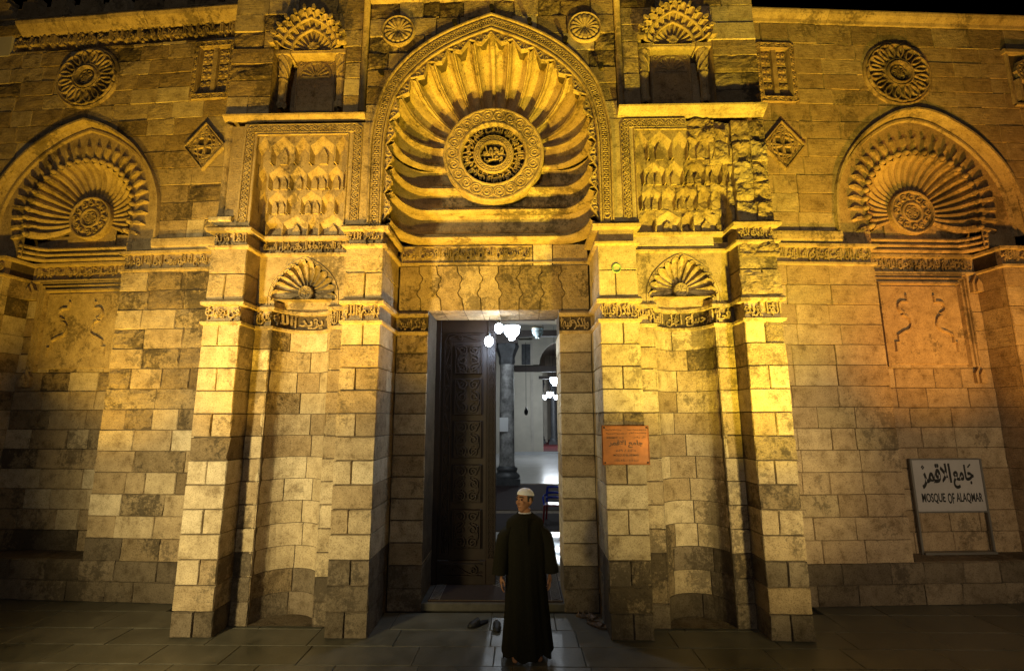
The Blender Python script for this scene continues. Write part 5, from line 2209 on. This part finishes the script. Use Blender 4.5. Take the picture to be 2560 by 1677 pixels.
mb.lathe([(.0, -.42), (.10, -.38), (.17, -.2), (.16, 0), (.08, .16), (.05, .3), (.02, .32)], 14)
o = mb.build('hanging_ornament', 'black_iron', None, smooth=True)
o.location = (.58, 20, 2.75)
o.scale = (.6, .6, .6)
tag(o, 'dark pear-shaped ornament hanging before the far beige pier', 'ornament')
mb = MB()
mb.tube([(0, 0, .3), (0, 0, 6)], .02, 6)
c_ = mb.build('cord', 'black_iron', o)

# rugs
def rug(label, x0, x1, y0, y1, z, diamond=False, rz=0.0):
    r = empty('rug', (0, 0, z), rz)
    tag(r, label, 'rug')
    mb = MB()
    mb.box(x0, x1, y0, y1, 0, .012)
    mb.build('pile', 'rug_dark', r)
    w = .10
    for (a, b) in ((x0 + .03, x0 + .03 + w), (x1 - .03 - w, x1 - .03)):
        mb = MB()
        yy = y0 + .05
        while yy < y1 - .05:
            mb.add([(a, yy, .0155), ((a + b) / 2, yy + .03, .0155), (b, yy, .0155), (b, yy + .018, .0155), ((a + b) / 2, yy + .048, .0155), (a, yy + .018, .0155)], [(0, 1, 4, 5), (1, 2, 3, 4)])
            yy += .042
        mb.add([(a - .012, y0, .0155), (a - .004, y0, .0155), (a - .004, y1, .0155), (a - .012, y1, .0155)], [(0, 1, 2, 3)])
        mb.add([(b + .004, y0, .0155), (b + .012, y0, .0155), (b + .012, y1, .0155), (b + .004, y1, .0155)], [(0, 1, 2, 3)])
        o_ = mb.build('zigzag_border', 'rug_light', r)
    mb = MB()
    mb.add([(x0, y0, .016), (x1, y0, .016), (x1, y0 + .014, .016), (x0, y0 + .014, .016)], [(0, 1, 2, 3)])
    mb.build('gold_edge', 'rug_gold', r)
    if diamond:
        mb = MB()
        cx, cy = (x0 + x1) / 2 + .05, (y0 + y1) / 2 + .1
        for k in range(4):
            s = .30 - .07 * k
            t = s - .022
            P = [(cx + s, cy), (cx, cy + s * .9), (cx - s, cy), (cx, cy - s * .9)]
            Q = [(cx + t, cy), (cx, cy + t * .9), (cx - t, cy), (cx, cy - t * .9)]
            for i in range(4):
                j = (i + 1) % 4
                mb.add([(*P[i], .0155), (*P[j], .0155), (*Q[j], .0155), (*Q[i], .0155)], [(0, 1, 2, 3)])
        mb.build('diamond_device', 'rug_light', r)
    return r


rug('dark doormat with zigzag borders and pale diamond, on the threshold', -.80, .86, .80, 2.1, .102, True)
rug('long dark red prayer rug on the hall floor behind the man', -1.2, 1.9, 4.6, 6.4, .101)
rug('wide dark carpet by the foot of the marble column', -2.5, 3.0, 6.8, 11.5, .101)
mesh_r = mesh('runner', [(-.35, 2.3, .104), (1.25, 2.3, .104), (1.25, 4.5, .104), (-.35, 4.5, .104), (-.35, 2.3, .09), (1.25, 2.3, .09)], [(0, 1, 2, 3), (4, 5, 1, 0)], 'court_marble')
tag(mesh_r, 'pale bluish runner lying between doormat and prayer rug', 'runner')

# plastic chair
ch = empty('plastic_chair', (1.06, 5.5, .113), radians(-12))
tag(ch, 'small blue plastic chair with dark red seat, inside the doorway right of the man', 'chair')
mb = MB()
mb.box(-.20, .20, -.20, .20, .34, .37)
mb.build('seat', 'plastic_red', ch)
for sx in (-1, 1):
    for sy in (-1, 1):
        mb = MB()
        mb.tube([(sx * .21, sy * .21, 0), (sx * .185, sy * .185, .35)], [.020, .026], 8)
        mb.build('leg', 'plastic_red', ch)
    mb = MB()
    mb.tube([(sx * .19, .19, .35), (sx * .195, .225, .52), (sx * .18, .25, .68)], .026, 8)
    mb.build('back_post', 'plastic_blue', ch, smooth=True)
    mb = MB()
    mb.tube([(sx * .20, .22, .53), (sx * .225, .0, .53), (sx * .215, -.17, .51), (sx * .19, -.19, .36)], .022, 8)
    mb.build('arm', 'plastic_blue', ch, smooth=True)
for z in (.68, .56, .46):
    mb = MB()
    mb.tube([(-.185, .25 - (.68 - z) * .15, z), (0, .275 - (.68 - z) * .15, z + .008), (.185, .25 - (.68 - z) * .15, z)], .024, 8)
    mb.build('back_slat', 'plastic_blue', ch, smooth=True)


# ================================================================== signs
sg = empty('plaque', (1.525, 0, 2.015))
tag(sg, 'square orange copper plaque with Arabic and Latin lettering on the right pier', 'sign')
mb = MB()
mb.cbox(-.262, .262, -.045, -.008, -.215, .215, .006)
mb.build('plate', 'plaque_copper', sg)
mb = MB()
mb.ribbon([(-.252, -.205), (.252, -.205), (.252, .205), (-.252, .205)], .007, .006, -.045, True)
mb.build('rim', 'plaque_copper', sg)
mb = MB()
YS = -.0455
lettering(mb, shape_ar('جامع الاقمر'), -.19, .19, -.03, .055, YS, .002, .03)
lettering(mb, 'MOSQUE EL AKMAR', -.14, .14, -.125, -.098, YS, .002, .01)
lettering(mb, '1125 A.D  /  519 A.H', -.13, .13, -.18, -.155, YS, .002, .01)
lettering(mb, 'MONUMENT  N° 33', -.21, -.02, .068, .090, YS, .002, .01)
lettering(mb, shape_ar('اثر رقم'), .09, .22, .066, .096, YS, .002, .01)
lettering(mb, '٥١٩ / ١١٢٥', -.11, .11, -.072, -.046, YS, .002, .012)
mb.build('lettering', 'plaque_ink', sg)
for (x, z) in ((-.235, -.19), (.235, -.19), (-.235, .19), (.235, .19)):
    mb = MB()
    mb.lathe([(.011, -.002), (.010, .004), (.006, .006), (0, .006)], 10, (x, -.045, z), 'y')
    mb.build('screw', 'black_iron', sg)
# two worn lines at the head that can no longer be read
for (x0, x1, z) in ((-.225, -.05, .165), (-.215, .0, .125), (.02, .225, .165), (.04, .225, .13)):
    mb = MB()
    x = x0
    while x < x1:
        w = R.uniform(.008, .022)
        mb.ribbon([(x, z + R.uniform(-.004, .004)), (x + w * .5, z + R.uniform(-.008, .008)), (x + w, z + R.uniform(-.004, .004))], .004, .0015, YS)
        x += w + R.uniform(.002, .008)
    o = mb.build('worn_lettering', 'plaque_ink', sg)
    o['kind'] = 'stuff'

A = radians(3.5)
def wing_pt(sd, s, off, z):
    return (sd * 3.425 + sd * s * cos(A) - sd * off * sin(A), .92 + s * sin(A) + off * cos(A), z)


bd = empty('sign_stand', wing_pt(1, 2.825, .355, .506), A)
tag(bd, 'white sign board lettered in black on a metal stand in the right recess', 'sign')
mb = MB()
mb.cbox(-.485, .485, -.010, .010, .545, 1.225, .002)
mb.build('board', 'sign_white', bd)
for x in (-.50, .50):
    mb = MB()
    mb.box(x - .014, x + .014, -.014, .014, 0, 1.24)
    mb.build('post', 'sign_metal', bd)
for z in (.527, 1.228):
    mb = MB()
    mb.box(-.486, .486, -.0135, .013, z, z + .016)
    mb.build('rail', 'sign_metal', bd)
mb = MB()
mb.box(-.5, .5, -.05, .05, .0, .03)
mb.build('foot', 'sign_metal', bd)
# Arabic line, drawn broad-nib: jami' al-aqmar
mb = MB()
lettering(mb, shape_ar('جامع'), .07, .37, .84, 1.16, -.0105, .002, .035, res=4)
lettering(mb, shape_ar('الأقمر'), -.38, .05, .84, 1.18, -.0105, .002, .035, res=4)
mb.ribbon([(.30, 1.12), (.345, 1.165)], .010, .002, -.0105)
mb.ribbon([(-.36, 1.12), (-.34, 1.15), (-.325, 1.13), (-.35, 1.10)], .010, .002, -.0105)
mb.build('arabic_lettering', 'paint_black', bd)
mb = MB()
lettering(mb, 'MOSQUE', -.41, -.08, .645, .785, -.0105, .002, .02, res=3)
lettering(mb, 'OF', -.045, .05, .645, .785, -.0105, .002, .02, res=3)
lettering(mb, 'ALAQMAR', .075, .45, .645, .785, -.0105, .002, .02, res=3)
mb.build('latin_lettering', 'paint_black', bd)

# little spot fixtures clamped round the main arch
for (x, z, lb) in ((0.01, 7.60, 'small black fixture above the apex of the main arch'), (-.47, 7.39, 'small black fixture on the arch just left of its apex'),
                   (.50, 7.39, 'small black fixture on the arch just right of its apex'), (.96, 7.11, 'small black fixture on the upper right shoulder of the arch'),
                   (1.40, 6.72, 'small black fixture by the right haunch of the arch'), (-1.40, 6.68, 'small black fixture by the left haunch of the arch')):
    fx_ = empty('arch_fixture', (x, -.03, z))
    tag(fx_, lb, 'fixture', 'fixtures around the arch')
    mb = MB()
    mb.tube([(0, -.03, .0), (0, -.085, -.012)], [.026, .032], 10)
    mb.build('lamp_head', 'black_iron', fx_)
    mb = MB()
    mb.box(-.012, .012, -.035, .03, .012, .05)
    mb.build('bracket', 'black_iron', fx_)


# ================================================================== footwear
def slipper(label, loc, rz, mat, group, s=1.0, strap=False):
    e = empty('slipper' if not strap else 'sandal', loc, rz)
    tag(e, label, 'slipper' if not strap else 'sandal', group)
    outl = []
    for k in range(20):
        g = 2 * pi * k / 20
        y = -.135 * cos(g)
        w = .043 + .010 * (-y / .135) - (.006 if abs(y) < .04 else 0)
        outl.append((w * sin(g) * s, y * s))
    vs = [(x, y, 0) for x, y in outl] + [(x * 1.03, y * 1.01, .022 * s) for x, y in outl]
    n = len(outl)
    mesh('sole', vs, [tuple(range(n - 1, -1, -1)), tuple(range(n, 2 * n))] + [(i, (i + 1) % n, n + (i + 1) % n, n + i) for i in range(n)], mat, e)
    mb = MB()
    rows = [(-.125, .014, .030), (-.11, .032, .042), (-.08, .046, .056), (-.04, .047, .068), (.0, .044, .078)] if not strap else [(-.075, .046, .050), (-.05, .047, .056), (-.025, .046, .060)]
    grid = []
    for (y, w, h) in rows:
        grid.append([(w * cos(pi * q / 8) * s, y * s, (.02 + (h - .02) * sin(pi * q / 8)) * s) for q in range(9)])
    for a, b in zip(grid, grid[1:]):
        for q in range(8):
            mb.add([a[q], a[q + 1], b[q + 1], b[q]], [(0, 1, 2, 3)])
    if strap:
        mb.tube([(.045 * s, .05 * s, .02 * s), (.03 * s, .10 * s, .05 * s), (-.03 * s, .10 * s, .05 * s), (-.045 * s, .05 * s, .02 * s)], .007 * s, 6)
    mb.build('upper', mat, e, smooth=True)
    return e


slipper('black slipper lying askew left of the man, farther from him', (-.14, .38, .004), radians(-50), 'rubber_black', 'black slippers by the doorway', 1.05)
slipper('black slipper pointing at the street, next to the robe hem', (.075, .32, .004), radians(4), 'rubber_black', 'black slippers by the doorway', 1.05)
slipper('worn tan sandal nearest the right jamb', (1.12, .60, .004), radians(70), 'leather_tan', 'sandals in the corner by the right pier', 1.0, True)
slipper('worn tan sandal leaning across the one beside it', (1.16, .52, .022), radians(35), 'leather_tan', 'sandals in the corner by the right pier', 1.0, True)
slipper('worn tan sandal nearest the street in the corner pile', (1.20, .36, .004), radians(50), 'leather_tan', 'sandals in the corner by the right pier', 1.0, True)


# ================================================================== the man in the doorway
def build_man(loc, rz):
    man = empty('person', loc, rz)
    tag(man, 'man in long dark robe and white skullcap standing before the doorway, looking aside', 'person')
    mb = MB()

    def ell(c, r, seg=16, rings=10, rot=0.0):
        o = len(mb.v)
        for j in range(rings + 1):
            t = pi * j / rings
            for k in range(seg):
                g = 2 * pi * k / seg
                x, y, z = r[0] * sin(t) * cos(g), r[1] * sin(t) * sin(g), r[2] * cos(t)
                mb.v.append((c[0] + x * cos(rot) - y * sin(rot), c[1] + x * sin(rot) + y * cos(rot), c[2] + z))
        for j in range(rings):
            for k in range(seg):
                k2 = (k + 1) % seg
                mb.f.append((o + j * seg + k, o + (j + 1) * seg + k, o + (j + 1) * seg + k2, o + j * seg + k2))
    TH = radians(-52)
    H0 = Vector((0.0, -.012, 1.515))

    def hp(x, y, z):
        return (H0.x + x * cos(TH) - y * sin(TH), H0.y + x * sin(TH) + y * cos(TH), H0.z + z)
    # torso, legs, feet
    mb.tube([(0, .0, .80), (0, .0, .95), (0, -.005, 1.15), (0, .0, 1.28), (0, .005, 1.36)], [.11, .115, .115, .105, .06], 14)
    for s in (-1, 1):
        mb.tube([(s * .085, 0, .86), (s * .095, -.005, .48), (s * .10, .01, .28), (s * .10, .02, .08)], [.085, .06, .055, .042], 12)
        mb.tube([(s * .10, .06, .045), (s * .105, .0, .05), (s * .115, -.08, .04), (s * .125, -.16, .03)], [.032, .038, .042, .026], 10)
        sh = (s * .135, 0, 1.25)
        el = (s * .235, .015, 1.06)
        wr = (s * .250, -.035, .80)
        mb.tube([(s * .05, 0, 1.28), sh, el, wr], [.034, .034, .038, .027], 12)
        # hand: palm, four fingers, thumb
        pc = Vector((s * .250, -.045, .735))
        ell(pc, (.020, .038, .05), 12, 8)
        for i, (dy, ln) in enumerate(((-.030, .062), (-.010, .072), (.010, .067), (.029, .052))):
            b = pc + Vector((0, dy, -.035))
            k1 = b + Vector((-s * .004, dy * .15, -ln * .5))
            k2 = k1 + Vector((-s * .012, dy * .05, -ln * .35))
            k3 = k2 + Vector((-s * .013, 0, -ln * .22))
            mb.tube([b, k1, k2, k3], [.0095, .0088, .0082, .007], 8)
        tb = pc + Vector((-s * .008, -.032, .018))
        mb.tube([tb, tb + Vector((-s * .016, -.018, -.025)), tb + Vector((-s * .020, -.022, -.052)), tb + Vector((-s * .018, -.020, -.07))], [.013, .011, .0098, .008], 8)
    # neck and head
    mb.tube([(0, .01, 1.30), (0, .0, 1.38), (hp(0, .01, -.08))], [.066, .056, .056], 14)
    ell(hp(0, .012, .02), (.074, .094, .100), 20, 14, TH)
    ell(hp(0, -.030, -.035), (.060, .062, .078), 18, 12, TH)
    ell(hp(0, -.052, -.092), (.034, .034, .026), 14, 10, TH)
    ell(hp(0, -.074, .030), (.054, .022, .015), 14, 8, TH)
    for s in (-1, 1):
        ell(hp(s * .038, -.070, -.022), (.022, .018, .02), 10, 8, TH)
        ell(hp(s * .077, .012, -.010), (.010, .020, .033), 10, 8, TH + s * .3)
        ell(hp(s * .013, -.096, -.030), (.012, .012, .009), 8, 6, TH)
    mb.tube([hp(0, -.084, .022), hp(0, -.100, -.004), hp(0, -.114, -.024), hp(0, -.098, -.036)], [.010, .012, .015, .012], 10)
    ell(hp(0, -.086, -.062), (.024, .012, .0075), 10, 6, TH)
    ell(hp(0, -.083, -.074), (.021, .012, .008), 10, 6, TH)
    me = bpy.data.meshes.new('body')
    me.from_pydata(mb.v, [], mb.f)
    tmp = bpy.data.objects.new('tmp_body', me)
    COL.objects.link(tmp)
    rm = tmp.modifiers.new('r', 'REMESH')
    rm.mode = 'VOXEL'
    rm.voxel_size = .0055
    sm = tmp.modifiers.new('s', 'SMOOTH')
    sm.iterations = 3
    sm.factor = .5
    dg = bpy.context.evaluated_depsgraph_get()
    m2 = bpy.data.meshes.new_from_object(tmp.evaluated_get(dg))
    bpy.data.objects.remove(tmp)
    m2.polygons.foreach_set('use_smooth', [True] * len(m2.polygons))
    m2.materials.clear()
    body = link_mesh('body', m2, 'skin', man)
    # eyes, brows, lips, hair
    for s in (-1, 1):
        m_ = MB()
        m_.lathe([(0, .0105), (.006, .009), (.0105, 0), (.006, -.009), (0, -.0105)], 10, hp(s * .032, -.078, .010))
        m_.build('eye', 'hair_dark', man, smooth=True)
        m_ = MB()
        m_.tube([hp(s * .014, -.096, .034), hp(s * .034, -.092, .040), hp(s * .054, -.078, .034)], [.005, .0055, .003], 6)
        m_.build('eyebrow', 'hair_dark', man)
    m_ = MB()
    m_.tube([hp(-.024, -.088, -.066), hp(0, -.0985, -.066), hp(.024, -.088, -.066)], [.002, .004, .002], 6)
    m_.build('mouth', 'lip', man)
    # short hair below the cap
    m_ = MB()
    rows = []
    for j in range(5):
        z = -.012 + .016 * j
        rows.append([hp(.0775 * sin(g) * (1 - .02 * j), .012 + .098 * cos(g) * (1 - .01 * j), z) for g in [(-2.0 + 4.0 * k / 18) for k in range(19)]])
    for a, b in zip(rows, rows[1:]):
        for k in range(18):
            m_.add([a[k], a[k + 1], b[k + 1], b[k]], [(0, 1, 2, 3)])
    m_.build('hair', 'hair_dark', man, smooth=True)
    # skullcap
    m_ = MB()
    rows = []
    for j in range(8):
        t = j / 7 * pi / 2
        rows.append([hp((.081 * cos(t)) * sin(g), .014 + .102 * cos(t) * cos(g), .046 - .014 * cos(g) * (1 - j / 7) + .076 * sin(t)) for g in [2 * pi * k / 24 for k in range(24)]])
    for a, b in zip(rows, rows[1:]):
        for k in range(24):
            m_.add([a[k], a[(k + 1) % 24], b[(k + 1) % 24], b[k]], [(0, 1, 2, 3)])
    m_.build('skullcap', 'cap_cloth', man, smooth=True)
    # undershirt collar
    m_ = MB()
    m_.lathe([(.066, 1.352), (.072, 1.368), (.068, 1.388), (.060, 1.392), (.056, 1.380)], 24, (0, -.004, 0))
    m_.build('undershirt_collar', 'shirt_white', man, smooth=True)
    # robe: body of the garment with hanging folds, and two wide sleeves
    tab = [(.035, .252, .20), (.20, .238, .185), (.45, .216, .162), (.70, .204, .148), (.95, .197, .138), (1.12, .195, .134), (1.24, .200, .129), (1.30, .196, .122), (1.335, .166, .108), (1.362, .120, .092), (1.382, .082, .078)]
    m_ = MB()
    seg = 72
    rows = []
    nz = 44
    for j in range(nz + 1):
        z = .035 + (1.382 - .035) * j / nz
        a = interp([(t[0], t[1]) for t in tab], z)
        b = interp([(t[0], t[2]) for t in tab], z)
        low = max(0, 1 - z / 1.25) ** .7
        row = []
        for k in range(seg):
            g = 2 * pi * k / seg
            fold = .070 * low * sin(9 * g + .7 * sin(3 * g) + 1.1) + .032 * low * sin(17 * g + z * 2) + .012 * (1 - low * .6) * sin(5 * g + z * 6) * (1 if z < 1.2 else max(0, (1.3 - z) / .1))
            dz = .0
            if j == 0:
                dz = .022 * sin(5 * g + .6) + .012 * sin(11 * g)
            row.append((a * cos(g) * (1 + fold) + .02 * low * (1 if cos(g) > 0 else .4), b * sin(g) * (1 + fold), z + dz))
        rows.append(row)
    for a, b in zip(rows, rows[1:]):
        for k in range(seg):
            m_.add([a[k], a[(k + 1) % seg], b[(k + 1) % seg], b[k]], [(0, 1, 2, 3)])
    # weld rows so the cloth shades smoothly
    robe = m_.build('robe', 'robe_cloth', man, smooth=True)
    bm = bmesh.new()
    bm.from_mesh(robe.data)
    bmesh.ops.remove_doubles(bm, verts=bm.verts, dist=1e-5)
    bm.to_mesh(robe.data)
    bm.free()
    for s in (-1, 1):
        m_ = MB()
        ctr = [(s * .10, .0, 1.285, .082), (s * .165, .0, 1.255, .086), (s * .205, .006, 1.16, .082), (s * .232, .01, 1.06, .080), (s * .248, .0, .95, .082), (s * .258, -.02, .87, .082), (s * .260, -.03, .795, .085)]
        rows = []
        for j, (x, y, z, r) in enumerate(ctr):
            nx = max(0, 1 - j / 2.0)
            row = []
            for k in range(20):
                g = 2 * pi * k / 20
                rr = r * (1 + .06 * sin(4 * g + j * 1.3))
                ex, ey, ez = rr * cos(g), rr * .95 * sin(g), 0
                # shoulder rings lean outwards
                row.append((x + ex * cos(nx * .9), y + ey, z - s * ex * sin(nx * .9) * (-1 if False else 1)))
            rows.append(row)
        vs = [p for row in rows for p in row]
        fs = [(j * 20 + k, j * 20 + (k + 1) % 20, (j + 1) * 20 + (k + 1) % 20, (j + 1) * 20 + k) for j in range(len(rows) - 1) for k in range(20)]
        mesh('sleeve', vs, fs, 'robe_cloth', man, smooth=True)
    m_ = MB()
    m_.box(-.012, .012, -.152, -.128, 1.10, 1.345)
    m_.build('placket', 'robe_cloth', man)
    return man


build_man((.395, -.33, .002), radians(7)).scale = (.975, .975, .975)
